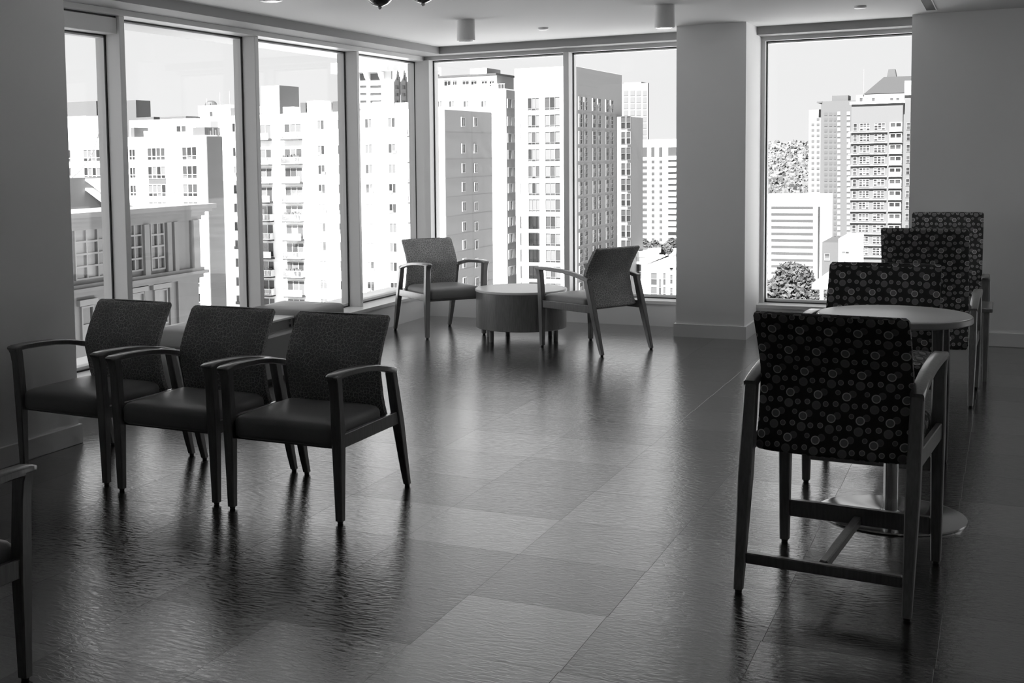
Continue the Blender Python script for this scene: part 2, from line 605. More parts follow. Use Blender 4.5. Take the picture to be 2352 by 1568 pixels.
bay_far(6, -3.675, -2.50)
struct(MB().box(-1.92, -1.885, 11.56, YG + 0.05, SILL, HEAD).build('window_jamb', M['alu'], uv=False))
bay_far(7, -1.885, -0.67)

# the window in the right wall, outside the frame, whose light edges the right sides of the chairs
w8 = struct(MB().box(XR + .03, XR + .10, 7.6, 9.4, SILL, SILL + .05).box(XR + .03, XR + .10, 7.6, 9.4, HEAD - .05, HEAD)
            .box(XR + .03, XR + .10, 7.6, 7.65, SILL, HEAD).box(XR + .03, XR + .10, 9.35, 9.4, SILL, HEAD).box(XR + .03, XR + .10, 8.47, 8.53, SILL, HEAD)
            .build('window_8', M['alu'], uv=False))
for y0, y1 in ((7.65, 8.47), (8.53, 9.35)):
    MB().box(XR + .060, XR + .068, y0, y1, SILL + .05, HEAD - .05).build('pane', M['glass'], w8, uv=False)


# ------------------------------------------------------------------ armchairs
def interp(t, z):
    for (z0, a), (z1, b) in zip(t, t[1:]):
        if z <= z1:
            return a + (b - a) * (z - z0) / (z1 - z0)
    return t[-1][1]


def back_mesh(prof, width, thick, mat, curve=0.018):
    """prof: (z, y of the front face) bottom to top; a padded panel bowed back in the middle"""
    z0, z1 = prof[0][0], prof[-1][0]
    zs = [(z0, .016), (z0 + .005, .006), (z0 + .014, 0)] + [(z0 + (z1 - z0) * i / 14, 0) for i in range(1, 14)] + [(z1 - .016, 0), (z1 - .006, .006), (z1, .018)]
    secs = []
    for z, ins in zs:
        y = interp(prof, z)
        ring = []
        hw = width / 2 - ins * 0.6
        xs = [-1 + 2 * i / 12 for i in range(13)]
        r = 0.014
        for u in xs:
            e = r * max(0, abs(u) - 0.94) / 0.06
            ring.append((u * hw, y + curve * (1 - u * u) + ins + e, z))
        for u in reversed(xs):
            e = r * max(0, abs(u) - 0.94) / 0.06
            ring.append((u * hw, y + curve * (1 - u * u) + thick - ins - e, z))
        secs.append(ring)
    return MB().loft(secs).mesh('backrest', mat, smooth=50)


def seat_mesh(zt, mat, hw=0.258, yf=-0.362, yb=0.135):
    zz = ((zt - .105, .012), (zt - .098, .003), (zt - .088, 0), (zt - .035, 0), (zt - .022, .004), (zt - .010, .013), (zt - .001, .034), (zt + .006, .075), (zt + .010, .14))
    return MB().loft([rounded(-hw + i, hw - i, yf + i, yb - i, z, 0.03) for z, i in zz]).mesh('seat', mat, smooth=40)


def make_chair(name, label, cat, group, za, zs, prof, wood_m, cloth, seat_m, width=0.50, bar=False):
    t = thing(name, label, cat, group=group)
    X = 0.2835
    COL_ = []
    place('seat', seat_mesh(zs, seat_m), t, (0, 0, 0))
    place('backrest', back_mesh(prof, width, 0.055, cloth), t, (0, 0, 0))
    fr = [(-.343, 0.012, .017), (-.343, .10, .0185), (-.345, zs - .1, .0235), (-.350, zs, .0235), (-.358, za - .10, .0225), (-.366, za - .045, .024), (-.376, za - .018, .027)]
    fme = MB().loft([rrect(-h * 1.02, h * 1.02, y - h, y + h, z, .004) for y, z, h in fr]).mesh('leg', wood_m, smooth=35)
    ztop = za - .068
    rr = [(.343, 0.012, .016), (.343 - .165 * .15, ztop * .15, .0185), (.343 - .165 * .55, ztop * .55, .0245), (.343 - .165 * .8, ztop * .8, .0235), (.178, ztop, .0225)]
    rme = MB().loft([rrect(-h * .95, h * .95, y - h, y + h, z, .004) for y, z, h in rr]).mesh('leg', wood_m, smooth=35)
    gme = MB().lathe([(.011, 0), (.013, .003), (.013, .014)], n=12).mesh('foot_glide', M['glide'], smooth=40)
    path = [(-.412, za - .011, .018, .006), (-.404, za - .006, .025, .011), (-.38, za - .002, .027, .014), (-.30, za + .000, .027, .0145), (-.20, za - .003, .026, .0145),
            (-.10, za - .009, .025, .0145), (0.0, za - .021, .024, .0145), (.10, za - .040, .024, .015), (.17, za - .057, .024, .0155), (.203, za - .067, .023, .0155)]
    secs = []
    for i, (y, z, hw, ht) in enumerate(path):
        a, b = path[max(i - 1, 0)], path[min(i + 1, len(path) - 1)]
        d = Vector((0, b[0] - a[0], b[1] - a[1])).normalized()
        nrm = Vector((0, -d.z, d.y))
        c = Vector((0, y, z - ht))
        k = .005 if ht > .01 else .003
        q = [(-hw + k, -ht), (hw - k, -ht), (hw, -ht + k), (hw, ht - k), (hw - k, ht), (-hw + k, ht), (-hw, ht - k), (-hw, -ht + k)]
        secs.append([c + Vector((u, 0, 0)) + nrm * v for u, v in q])
    ame = MB().loft(secs).mesh('armrest', wood_m, smooth=45)
    zr = zs - .082
    yr = .343 - .165 * (zr / ztop) - .012
    sme = MB().box(-.011, .011, -.33, yr, zr - .031, zr + .031).mesh('side_rail', wood_m, bevel=.003, segs=1)
    cme = MB().box(-.262, .262, -.011, .011, -.027, .027).mesh('cross_rail', wood_m, bevel=.003, segs=1)
    for sx in (-1, 1):
        for me in (fme, rme):
            l = place('leg', me, t, (sx * X, 0, 0))
            place('foot_glide', gme, l, (0, -.343 if me is fme else .343, 0))
        place('armrest', ame, t, (sx * X, 0, 0))
        place('side_rail', sme, t, (sx * (X + .004), 0, 0))
    place('cross_rail', cme, t, (0, -.325, zs - .090))
    if bar:
        place('stretcher', MB().box(-.263, .263, -.016, .016, -.034, .034).mesh('stretcher', wood_m, bevel=.004, segs=1), t, (0, -.343, .147))
        place('stretcher', MB().box(-.264, .264, -.014, .014, -.020, .020).mesh('stretcher', wood_m, bevel=.004, segs=1), t, (0, .343 - .165 * .125 / ztop, .125))
        place('stretcher', MB().box(-.015, .015, -.327, .295, -.017, .017).mesh('stretcher', wood_m, bevel=.004, segs=1), t, (0, 0, .132))
    return t


g1 = 'low armchairs with crackle patterned backs'
PROF = [(.362, .168), (.457, .128), (.60, .098), (.64, .098), (.72, .135), (.85, .218)]
guest = make_chair('guest_armchair', 'dark armchair with crackle pattern back at the right end of the row of three', 'armchair', g1,
                   .675, .445, PROF, M['wood'], M['crackle'], M['vinyl'], width=.505)
guest.location = (-2.832, 5.04, 0)
guest.rotation_euler = (0, 0, R(-0.3))
dup(guest, (-3.498, 5.077, 0), R(-1.6), 'dark armchair in the middle of the row of three')
dup(guest, (-4.197, 5.157, 0), R(-3.0), 'dark armchair at the left end of the row of three, against the left wall')
dup(guest, (-4.552, 10.35, 0), R(50), 'small grey armchair in the far window corner, left of the round drum table')
dup(guest, (-2.955, 9.95, 0), R(242), 'grey armchair right of the drum table, seen from behind')
fx = at_z(62, 1562)
dup(guest, (fx.x - .290, fx.y - .343, 0), R(180), 'armchair cut off by the bottom left corner, only arm and leg showing')

g2 = 'tall armchairs with ring patterned backs'
PB = [(.502, .158), (.62, .120), (.74, .098), (.80, .098), (.89, .140), (1.022, .218)]
hip = make_chair('hip_chair', 'tall armchair with ring pattern back nearest the camera, crossed stretchers below', 'armchair', g2,
                 .825, .605, PB, M['pale_wood'], M['rings'], M['rings'], width=.524, bar=True)
hip.location = (-.508, 4.860, 0)
hip.rotation_euler = (0, 0, R(175.0))
dup(hip, (-.521, 6.57, 0), R(-1.0), 'tall ring patterned armchair facing the camera across the pedestal table')
PH = [(.335, .172), (.45, .125), (.58, .098), (.64, .098), (.80, .140), (1.10, .225)]
high = make_chair('high_back_armchair', 'high backed ring patterned armchair behind the pedestal table, seen from behind', 'armchair', 'high backed armchairs',
                  .665, .445, PH, M['pale_wood'], M['rings'], M['rings'], width=.505)
high.location = (-.416, 8.80, 0)
high.rotation_euler = (0, 0, R(178.4))
dup(high, (-.37, 10.47, 0), R(-0.5), 'farthest high backed ring patterned armchair, in front of the far wall')

# ------------------------------------------------------------------ tables
tb = thing('pedestal_table', 'round pale topped table on a steel column and disc base between two tall chairs', 'table', (-.402, 5.79, 0))
MB().lathe([(.30, .858), (.308, .862), (.309, .882), (.306, .889), (.301, .892), (.295, .893)], n=72).build('tabletop', M['laminate'], tb, smooth=35)
MB().lathe([(.3088, .861), (.3115, .864), (.3115, .884), (.3088, .887)], n=72).build('edge_band', M['edge'], tb, smooth=35)
MB().lathe([(.031, .014), (.031, .845)], n=32).build('column', M['steel'], tb, smooth=35)
MB().lathe([(.303, 0), (.305, .003), (.304, .009), (.28, .013), (.06, .017), (.045, .022), (.034, .03)], n=72).build('base_disc', M['steel'], tb, smooth=30)
MB().lathe([(.14, .845), (.14, .858)], n=32).build('top_plate', M['edge'], tb, smooth=35)

dr = thing('drum_table', 'low round drum table between the two far armchairs', 'table', (-3.70, 10.2, 0))
MB().lathe([(.388, .112), (.392, .116), (.392, .428)], n=72).build('drum_body', M['drum'], dr, smooth=30)
MB().lathe([(.393, .428), (.397, .431), (.397, .446), (.393, .450)], n=72).build('tabletop', M['drumtop'], dr, smooth=30)
lm = MB().lathe([(.018, 0), (.021, .004), (.022, .112)], n=16).mesh('leg', M['drum'], smooth=40)
for a in (237, 172, 132, 357, 57):
    place('leg', lm, dr, (.32 * math.cos(R(a)), .32 * math.sin(R(a)), 0))

et = thing('end_table', 'small dark end table beside the high backed armchairs, mostly hidden', 'table', (-.345, 9.63, 0))
MB().box(-.31, .31, -.225, .225, .478, .505).build('tabletop', M['pale_wood'], et, bevel=.005)
MB().box(-.27, .27, -.19, .19, .40, .478).build('apron', M['pale_wood'], et)
lm = MB().loft([rrect(-.015, .015, -.015, .015, 0, .003), rrect(-.021, .021, -.021, .021, .478, .003)]).mesh('leg', M['pale_wood'])
for sx in (-1, 1):
    for sy in (-1, 1):
        place('leg', lm, et, (sx * .27, sy * .19, 0))

# ------------------------------------------------------------------ window bench with two cushions and a table module
be = thing('window_bench', 'grey bench under the left windows with two seat cushions and a white table between', 'bench', (-4.86, 7.7, 0))
oo = (-4.86, 7.7, 0)
MB().box(-5.10, -4.62, 6.84, 8.62, .03, .335).build('base', M['bench'], be, oo, bevel=.006, segs=1)
MB().box(-5.07, -4.66, 6.90, 8.56, .0, .03).build('plinth', M['black'], be, oo)
for y0, y1 in ((6.82, 7.36), (8.06, 8.62)):
    MB().loft([rounded(-5.17 + i, -4.60 - i, y0 + i, y1 - i, z, .035) for z, i in
               ((.337, .012), (.344, .003), (.355, 0), (.440, 0), (.452, .006), (.461, .02), (.468, .05), (.474, .12))]).build('cushion', M['cushion'], be, oo, smooth=40)
MB().box(-5.12, -4.745, 7.38, 8.04, .335, .405).build('apron', M['bench'], be, oo)
MB().box(-5.13, -4.735, 7.37, 8.05, .405, .422).build('tabletop', M['white'], be, oo, bevel=.003, segs=1)
MB().box(-5.09, -4.95, 8.63, 8.70, .25, .43).build('end_bracket', M['black'], be, oo, bevel=.004, segs=1)
for z in (.345, .385):
    MB().box(-4.745, -4.737, 7.98, 8.0, z, z + .018).build('latch', M['steel'], be, oo)

# ------------------------------------------------------------------ ceiling fittings
for (x, y, lb) in ((-3.80, 9.25, 'cylinder ceiling lamp above the far window corner'), (-2.22, 9.24, 'cylinder ceiling lamp just left of the pillar'),
                   (-3.77, 6.22, 'cylinder ceiling lamp cut by the top edge, above the left windows')):
    t = thing('ceiling_lamp', lb, 'lamp', (x, y, CEIL), group='cylinder ceiling lamps')
    MB().lathe([(.068, -.165), (.0725, -.162), (.0725, 0)], n=40).build('lamp_can', M['can'], t, smooth=35)
    MB().lathe([(.055, -.168), (.060, -.164)], n=32).build('lens', M['lens'], t, smooth=35)
for (x, y, r, lb) in ((-3.62, 7.34, .098, 'smoked dome fitting with a clear nub, left of the pair at the top edge'),
                      (-3.345, 7.42, .088, 'smaller looking smoked dome fitting, right of the pair at the top edge')):
    t = thing('ceiling_dome', lb, 'ceiling fitting', (x, y, CEIL), group='smoked ceiling domes')
    MB().lathe([(.012, -r)] + [(r * math.cos(R(a)), -r * math.sin(R(a)) + .0) for a in range(80, -1, -10)], n=40).build('dome', M['smoke'], t, smooth=60)
    MB().lathe([(r + .001, -.020), (r + .012, -.016), (r + .012, 0)], n=40).build('rim', M['white'], t, smooth=35)
    MB().lathe([(.002, -r - .020), (.011, -r - .016), (.015, -r - .006), (.011, -r + .003)], n=20).build('finial', M['clear'], t, smooth=60)
for (x, y, lb) in ((-3.49, 10.22, 'round white sprinkler cap on the ceiling between the cylinder lamps'), (-.976, 10.22, 'round white sprinkler cap on the ceiling above the right window')):
    t = tag(MB().lathe([(.034, -.020), (.043, -.014), (.045, 0)], n=32).build('sprinkler_cap', M['white'], origin=(0, 0, 0), smooth=35), lb, 'sprinkler', 'sprinkler caps')
    t.location = (x, y, CEIL)
t = thing('slot_diffuser', 'black linear air slot in the ceiling at the top right', 'air vent', (-.515, 9.6, CEIL))
MB().box(-.034, .034, -1.24, 1.24, -.004, 0).build('slot', M['black'], t)
for sx in (-1, 1):
    MB().box(sx * .037 - .004, sx * .037 + .004, -1.25, 1.25, -.007, 0).build('flange', M['ceiling'], t)

# ------------------------------------------------------------------ the city outside (streets run along X and Y like the room)
GZ = -62.0
C = {}
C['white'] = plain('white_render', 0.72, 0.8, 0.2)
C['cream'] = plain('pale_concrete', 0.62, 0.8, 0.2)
C['grey'] = plain('shade_and_plain_grey', 0.155, 0.7, 0.3)  # shade put into the colour of white buildings' sides; also plain grey parts
C['mist'] = plain('hazed_flank_shade', 0.22, 0.8)  # side shade and haze put into the colour
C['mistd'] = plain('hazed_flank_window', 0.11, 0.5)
C['flank'] = plain('flank_shade', 0.048, 0.7, 0.3)  # shade of sunless sides put into the colour
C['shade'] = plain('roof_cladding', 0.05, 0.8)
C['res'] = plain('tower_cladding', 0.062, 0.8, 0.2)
C['stone'] = plain('limestone', 0.175, 0.8, 0.2, noise=(0.8, 0.05))
C['dark'] = plain('dark_roof', 0.03, 0.7)
C['slab'] = plain('underside_shade_and_dark_roof', 0.02, 0.8)  # shade beneath balconies put into the colour; dark roofs share it
C['joint_and_side'] = plain('joint_and_side_shade', 0.12, 0.8)  # joints and wires; also painted shade on the sides of white roof storeys
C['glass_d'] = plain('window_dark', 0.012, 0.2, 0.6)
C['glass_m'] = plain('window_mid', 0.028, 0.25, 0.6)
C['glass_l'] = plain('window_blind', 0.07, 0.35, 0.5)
C['rail'] = plain('balcony_rail', 0.60, 0.6)
C['haze'] = plain('distant_grey', 0.055, 0.9, 0.1)  # distance haze put into the colour; nearer grey parts share it
C['roof'] = plain('roof_plant', 0.038, 0.8)
C['pale'] = plain('hazy_glazing', 0.062, 0.7, 0.2)
C['far'] = plain('far_tree', 0.07, 0.9, 0.1)  # hillside trees and houses carry haze in their colour
C['farw'] = plain('far_house', 0.10, 0.9, 0.1)
C['hazew'] = plain('distant_pale', 0.095, 0.9, 0.1)
C['hazed'] = plain('distant_window', 0.03, 0.6, 0.3)
C['leaf'] = plain('leaf', 0.04, 0.7, 0.3, noise=(0.6, 0.5))
C['bark'] = plain('bark', 0.08, 0.9)
C['ground'] = plain('street_ground', 0.40, 0.9, 0.1, noise=(0.02, 0.4))
C['hill'] = plain('hillside', 0.08, 0.9, 0.1, noise=(0.015, 0.15))
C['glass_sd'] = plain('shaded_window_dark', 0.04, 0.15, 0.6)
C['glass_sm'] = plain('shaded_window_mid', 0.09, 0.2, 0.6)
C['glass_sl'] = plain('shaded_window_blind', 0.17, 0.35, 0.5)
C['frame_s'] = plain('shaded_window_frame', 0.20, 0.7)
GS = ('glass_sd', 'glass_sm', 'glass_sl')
GL = ('glass_d', 'glass_m', 'glass_l')

struct(MB().poly([(-2500, 30, GZ), (1200, 30, GZ), (1200, 2600, GZ), (-2500, 2600, GZ)]).build('ground', C['ground'], uv=False))


def win_mesh(w, h, nc, nr, frame, bar, depth, fm, gms, rel=None):
    """a window facing -Y: one frame sheet with sunk panes; gms gives the glass of each pane in turn"""
    mb = MB()
    mats = [fm] + list(dict.fromkeys(gms))
    idx = [mats.index(g) for g in gms]
    xs = [-w / 2 + frame + (w - 2 * frame + bar) * i / nc for i in range(nc + 1)]
    if rel:
        zs = [-h / 2 + frame + (h - 2 * frame + bar) * r for r in rel]
        nr = len(rel) - 1
    else:
        zs = [-h / 2 + frame + (h - 2 * frame + bar) * i / nr for i in range(nr + 1)]
    y = -(depth + 0.03)
    bx = [-w / 2] + [v for i in range(nc) for v in (xs[i], xs[i + 1] - bar)] + [w / 2]
    bz = [-h / 2] + [v for i in range(nr) for v in (zs[i], zs[i + 1] - bar)] + [h / 2]
    n = 0
    for j in range(len(bz) - 1):
        for i in range(len(bx) - 1):
            x0, x1, z0, z1 = bx[i], bx[i + 1], bz[j], bz[j + 1]
            if i % 2 and j % 2:
                yd = y + depth
                mb.poly([(x0, yd, z0), (x1, yd, z0), (x1, yd, z1), (x0, yd, z1)], idx[n % len(idx)])
                n += 1
                for a, b in (((x0, z0), (x1, z0)), ((x1, z0), (x1, z1)), ((x1, z1), (x0, z1)), ((x0, z1), (x0, z0))):
                    mb.poly([(a[0], y, a[1]), (b[0], y, b[1]), (b[0], yd, b[1]), (a[0], yd, a[1])], 0)
            else:
                mb.poly([(x0, y, z0), (x1, y, z0), (x1, y, z1), (x0, y, z1)], 0)
    for a, b in (((-w / 2, -h / 2), (w / 2, -h / 2)), ((w / 2, -h / 2), (w / 2, h / 2)), ((w / 2, h / 2), (-w / 2, h / 2)), ((-w / 2, h / 2), (-w / 2, -h / 2))):
        mb.poly([(a[0], y, a[1]), (b[0], y, b[1]), (b[0], 0.02, b[1]), (a[0], 0.02, a[1])], 0)
    return weld(mb.mesh('window', mats, uv=False))


def weld(me):
    bm = bmesh.new()
    bm.from_mesh(me)
    bmesh.ops.remove_doubles(bm, verts=bm.verts, dist=1e-4)
    bmesh.ops.recalc_face_normals(bm, faces=bm.faces)
    bm.to_mesh(me)
    bm.free()
    return me


class Bld:
    """a building: an Empty at its foot, walls and windows as parts; front = its -Y face, side = its +X face"""

    def __init__(s, name, label, cat, loc, group=None):
        s.loc = Vector(loc)
        s.t = thing(name, label, cat, loc, group=group)

    def part(s, name, mb, mat, **kw):
        kw.setdefault('uv', False)
        return mb.build(name, mat, s.t, tuple(s.loc), **kw)

    def box(s, name, x0, x1, y0, y1, z0, z1, mat):
        return s.part(name, MB().box(min(x0, x1), max(x0, x1), y0, y1, min(z0, z1), max(z0, z1)), mat)

    def put(s, me, x, y, z, side=False, name='window'):
        return place(name, me, s.t, Vector((x, y, z)) - s.loc, R(90) if side else 0)


def variants(rnd, w, h, nc, nr, frame, bar, depth, fm, weights=(3, 3, 2), n=4, rel=None, GL=GL):
    out = []
    cells = nc * (len(rel) - 1 if rel else nr)
    for _ in range(n):
        out.append(win_mesh(w, h, nc, nr, frame, bar, depth, fm, [C[rnd.choices(GL, weights)[0]] for _ in range(cells)], rel))
    return out


rnd = random.Random(5)

# --- white apartment block with balconies (in the left windows)
Y1 = 172.0
tr = at_y(1019, 247, Y1)
tl = at_y(500, 264, Y1)
yb = at_x(1128, 254, tr.x).y
apt = Bld('apartment_block', 'long white apartment block with stacked balconies and a blank shaded end wall', 'building', (tr.x, Y1, GZ))
apt.box('wall', tl.x, tr.x, Y1, yb, GZ, tr.z, [C['white']])
apt.box('end_wall_shade', tr.x, tr.x + 0.12, Y1 + 0.05, yb - 0.05, GZ, tr.z - 0.3, [C['grey']])  # thin sheet over the white wall, darkened as its shade
rowz = [at_y(850, y, Y1).z for y in (283, 342, 388, 433, 478, 523, 567, 611, 657, 701)]
px = at_y(851, 478, Y1).x - at_y(850, 478, Y1).x
vs = variants(rnd, 16 * px, 19 * px, 2, 1, .04, .07, .12, C['rail'], (4, 4, 3), 6)
acm = MB().box(-.35, .35, -.22, 0, -.22, .22).mesh('air_conditioner', C['hazew'], uv=False)
for c in (546, 741, 787, 850, 903):
    x = at_y(c, 478, Y1).x
    for z in rowz:
        me = rnd.choice(vs)
        apt.put(me, x, Y1, z)
        if rnd.random() < .4:
            apt.put(acm, x + rnd.choice((-.35, .4)), Y1 - .06, z - 9.5 * px + .2, name='air_conditioner')
bw = 42 * px
bs = variants(rnd, bw, 30 * px, 3, 1, .06, .08, .10, C['rail'], (3, 4, 3), 5)
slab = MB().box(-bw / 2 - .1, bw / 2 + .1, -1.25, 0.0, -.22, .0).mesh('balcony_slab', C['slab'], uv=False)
railm = MB()
railm.box(-bw / 2 - .1, bw / 2 + .1, -1.25, -1.19, 0.02, .10).box(-bw / 2 - .1, bw / 2 + .1, -1.25, -1.19, 1.0, 1.08)
for k in range(15):
    xx = -bw / 2 - .06 + (bw + .12) * k / 14
    railm.box(xx - .05, xx + .05, -1.24, -1.20, .1, 1.0)
railm.box(-bw / 2 - .1, -bw / 2 - .04, -1.25, 0, .02, 1.08).box(bw / 2 + .04, bw / 2 + .1, -1.25, 0, .02, 1.08)
railm = railm.mesh('balcony_railing', C['rail'], uv=False)
solidm = MB().box(-bw / 2 - .1, bw / 2 + .1, -1.25, -1.17, 0.0, 1.05).mesh('balcony_panel', C['rail'], uv=False)
plantm = MB()
for k in range(26):
    a, b, c3 = rnd.uniform(-bw / 2, bw / 2), rnd.uniform(-1.1, -.7), rnd.uniform(.5, 1.5)
    plantm.box(a - .14, a + .14, b - .14, b + .14, c3 - .2, c3 + .12)
plantm = plantm.mesh('balcony_plants', C['leaf'], uv=False)
bz = [at_y(677, y, Y1).z for y in (319, 376, 420, 464, 507, 550.5, 592.6, 635.5, 678.7, 721)]
for ci, c in enumerate((608, 677, 968)):
    x = at_y(c, 478, Y1).x
    for k, z in enumerate(bz):
        apt.put(rnd.choice(bs), x, Y1, z + 17 * px)
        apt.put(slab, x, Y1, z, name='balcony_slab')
        apt.put(solidm if (k + ci) % 3 == 0 else railm, x, Y1, z, name='balcony_railing')
        if (ci, k) in ((1, 1), (1, 4), (1, 7), (0, 7)):
            p = apt.put(plantm, x, Y1, z, name='balcony_plants')
            p['kind'] = 'stuff'
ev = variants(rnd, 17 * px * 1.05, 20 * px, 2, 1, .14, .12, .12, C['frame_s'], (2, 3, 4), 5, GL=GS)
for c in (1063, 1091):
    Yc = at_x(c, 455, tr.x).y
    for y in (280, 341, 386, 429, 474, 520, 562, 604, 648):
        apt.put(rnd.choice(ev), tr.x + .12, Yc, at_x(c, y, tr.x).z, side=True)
for y in (304, 366, 410, 453, 498, 541, 583, 626, 668):
    z = at_x(1030, y, tr.x).z
    apt.box('floor_joint', tr.x + .12, tr.x + .15, Y1 + .06, yb - .06, z, z + .12, C['joint_and_side'])
# roof pieces
pa, pb = at_y(600, 198, Y1 + 6), at_y(642, 258, Y1 + 6)
ys_ = at_x(685, 200, pb.x).y
apt.box('stair_tower', pa.x, pb.x, Y1 + 6, ys_, tr.z - .5, pa.z, C['white'])
apt.box('stair_tower_side_shade', pb.x, pb.x + .1, Y1 + 6, ys_, tr.z, pa.z, C['flank'])  # dark sheet painting the shaded side of the white tower
for (x0, x1, y, m) in ((690, 702, 236, 'slab'), (705, 738, 232, 'white'), (740, 760, 236, 'cream'), (764, 786, 233, 'slab'), (828, 850, 240, 'cream'),
                       (856, 880, 234, 'white'), (884, 905, 238, 'cream'), (908, 935, 236, 'white'), (650, 676, 246, 'white')):
    a, b = at_y(x0, y, Y1 + 3), at_y(x1, y, Y1 + 3)
    apt.box('roof_box', a.x, b.x, Y1 + 3, Y1 + 6, tr.z - .5, a.z, C[m])
a, b = at_y(455, 243, Y1 + 2.5), at_y(529, 243, Y1 + 2.5)
apt.box('penthouse', a.x, b.x, Y1 + 2.5, Y1 + 12, tr.z - .5, a.z, C['white'])
wv = win_mesh(10 * px, 13 * px, 1, 1, .1, .1, .1, C['rail'], [C['glass_m']])
q = at_y(486, 262, Y1 + 2.5)
apt.put(wv, q.x, Y1 + 2.5, q.z)
a, b = at_y(530, 243, Y1 + 1.5), at_y(551, 243, Y1 + 1.5)
apt.box('roof_box', a.x, b.x, Y1 + 1.5, Y1 + 5, tr.z - .5, a.z - .4, C['haze'])
for (x, yt) in ((505, 212), (527, 209), (541, 214), (548, 218), (475, 226)):
    a, b = at_y(x, yt, Y1 + 4), at_y(x, 250, Y1 + 4)
    apt.part('antenna', MB().tube([(a.x, Y1 + 4, b.z), (a.x, Y1 + 4, a.z)], .05, 5), C['joint_and_side'])
a = at_y(477, 243, Y1 + 5)
apt.part('roof_dome', MB().lathe([(14 * px, a.z - .2), (14 * px, a.z + 4 * px), (11 * px, a.z + 9 * px), (5 * px, a.z + 12 * px)], (a.x, Y1 + 6), 16), C['dark'])

# --- nearer white block (far left)
Y0 = 150.0
tr = at_y(473, 310, Y0)
tl = at_y(60, 312, Y0)
yb = at_x(509, 309, tr.x).y
blk = Bld('apartment_block', 'white block with wide bay windows and a flat shaded side wall, furthest left', 'building', (tr.x, Y0, GZ))
blk.box('wall', tl.x, tr.x, Y0, yb, GZ, tr.z, C['white'])
blk.box('end_wall_shade', tr.x, tr.x + .12, Y0 + .05, yb - .05, GZ, tr.z - .2, C['flank'])  # sheet on the white block, shade put into its colour
px = at_y(401, 400, Y0).x - at_y(400, 400, Y0).x
rows_ = [at_y(436, y, Y0).z for y in (352, 395, 437, 478, 519, 561, 601, 644, 687)]
bayw = variants(rnd, 41 * px, 23 * px, 4, 2, .05, .10, .12, C['rail'], (3, 4, 2), 5, rel=(0, .3, 1))
medw = variants(rnd, 33 * px, 24 * px, 3, 2, .05, .10, .12, C['rail'], (4, 3, 2), 5, rel=(0, .3, 1))
narw = variants(rnd, 14 * px, 20 * px, 2, 2, .04, .08, .12, C['rail'], (4, 3, 2), 4, rel=(0, .3, 1))
spand = MB().box(-20 * px, 20 * px, -.05, .02, -5 * px, 5 * px).mesh('spandrel_panel', C['haze'], uv=False)
vent = MB().box(-2 * px, 2 * px, -.06, .02, -3 * px, 3 * px).mesh('vent', C['hazew'], uv=False)
for c, mm in ((213, bayw), (306, narw), (361, bayw), (437, medw), (150, medw)):
    x = at_y(c, 395, Y0).x
    for k, z in enumerate(rows_):
        blk.put(rnd.choice(mm), x, Y0, z)
        if mm is bayw and k % 2 == 1:
            blk.put(spand, x, Y0, z - 17 * px, name='spandrel_panel')
        if mm is bayw and c == 361:
            blk.put(vent, at_y(399, 395, Y0).x, Y0, z - 2 * px, name='vent')
z = rows_
for y in (352, 394, 436, 478, 519, 561, 602, 645):
    q = at_x(490, y + 18, tr.x)
    blk.box('floor_joint', tr.x + .12, tr.x + .14, Y0 + .06, yb - .06, q.z, q.z + .10, C['shade'])
for (x0, x1, yt, dy, m) in ((297, 449, 277, 5, 'white'), (150, 198, 268, 3, 'white'), (198, 250, 266, 6, 'roof'), (152, 221, 235, 16, 'roof'), (240, 312, 233, 18, 'roof'),
                            (307, 353, 270, 14, 'roof'), (367, 427, 269, 14, 'roof'), (443, 470, 293, 2, 'roof'), (300, 308, 293, 1.5, 'roof'), (330, 345, 301, 1.5, 'cream')):
    a, b = at_y(x0, yt, Y0 + dy), at_y(x1, yt, Y0 + dy)
    blk.box('roof_box', a.x, b.x, Y0 + dy, Y0 + dy + 4, tr.z - .3, a.z, C[m])
wv = win_mesh(24 * px, 13 * px, 2, 1, .08, .15, .1, C['rail'], [C['glass_d'], C['glass_m']])
q = at_y(417, 296, Y0 + 5)
blk.put(wv, q.x, Y0 + 5, q.z)
for k, h in enumerate((12, 9, 14, 10, 13)):
    a = at_y(478 + 6 * k, 309, Y0 + 3)
    blk.part('roof_pipe', MB().tube([(a.x, Y0 + 3, tr.z - .2), (a.x, Y0 + 3, tr.z + h * px)], .12, 6), C['haze'])

# --- classical stone building close by on the left (its long side faces us)
yc = 78.0
cr = at_y(452, 505, yc)
XL = cr.x
yl = at_x(120, 505, XL).y
st = Bld('stone_building', 'grey stone building with a heavy cornice and tall gridded windows, low in the left windows', 'building', (XL, yc, GZ))
zt, zc, zb0, zb1 = (at_x(452, y, XL).z for y in (468, 504, 613, 637))
st.box('wall', XL - 18, XL, yl - 14, yc, GZ, zt - .2, C['stone'])
for k, (f0, f1, o) in enumerate(((0, .28, 1.1), (.28, .5, .85), (.5, .75, .45), (.75, 1.0, .25))):
    st.box('cornice', XL - 18, XL + o, yl - 14, yc + o, zt + (zc - zt) * f1, zt + (zc - zt) * f0, C['stone'])
for k, (f0, f1, o) in enumerate(((0, .3, .35), (.3, .6, .6), (.6, 1, .3))):
    st.box('belt_course', XL - 18, XL + o, yl - 14, yc + o, zb0 + (zb1 - zb0) * f1, zb0 + (zb1 - zb0) * f0, C['stone'])


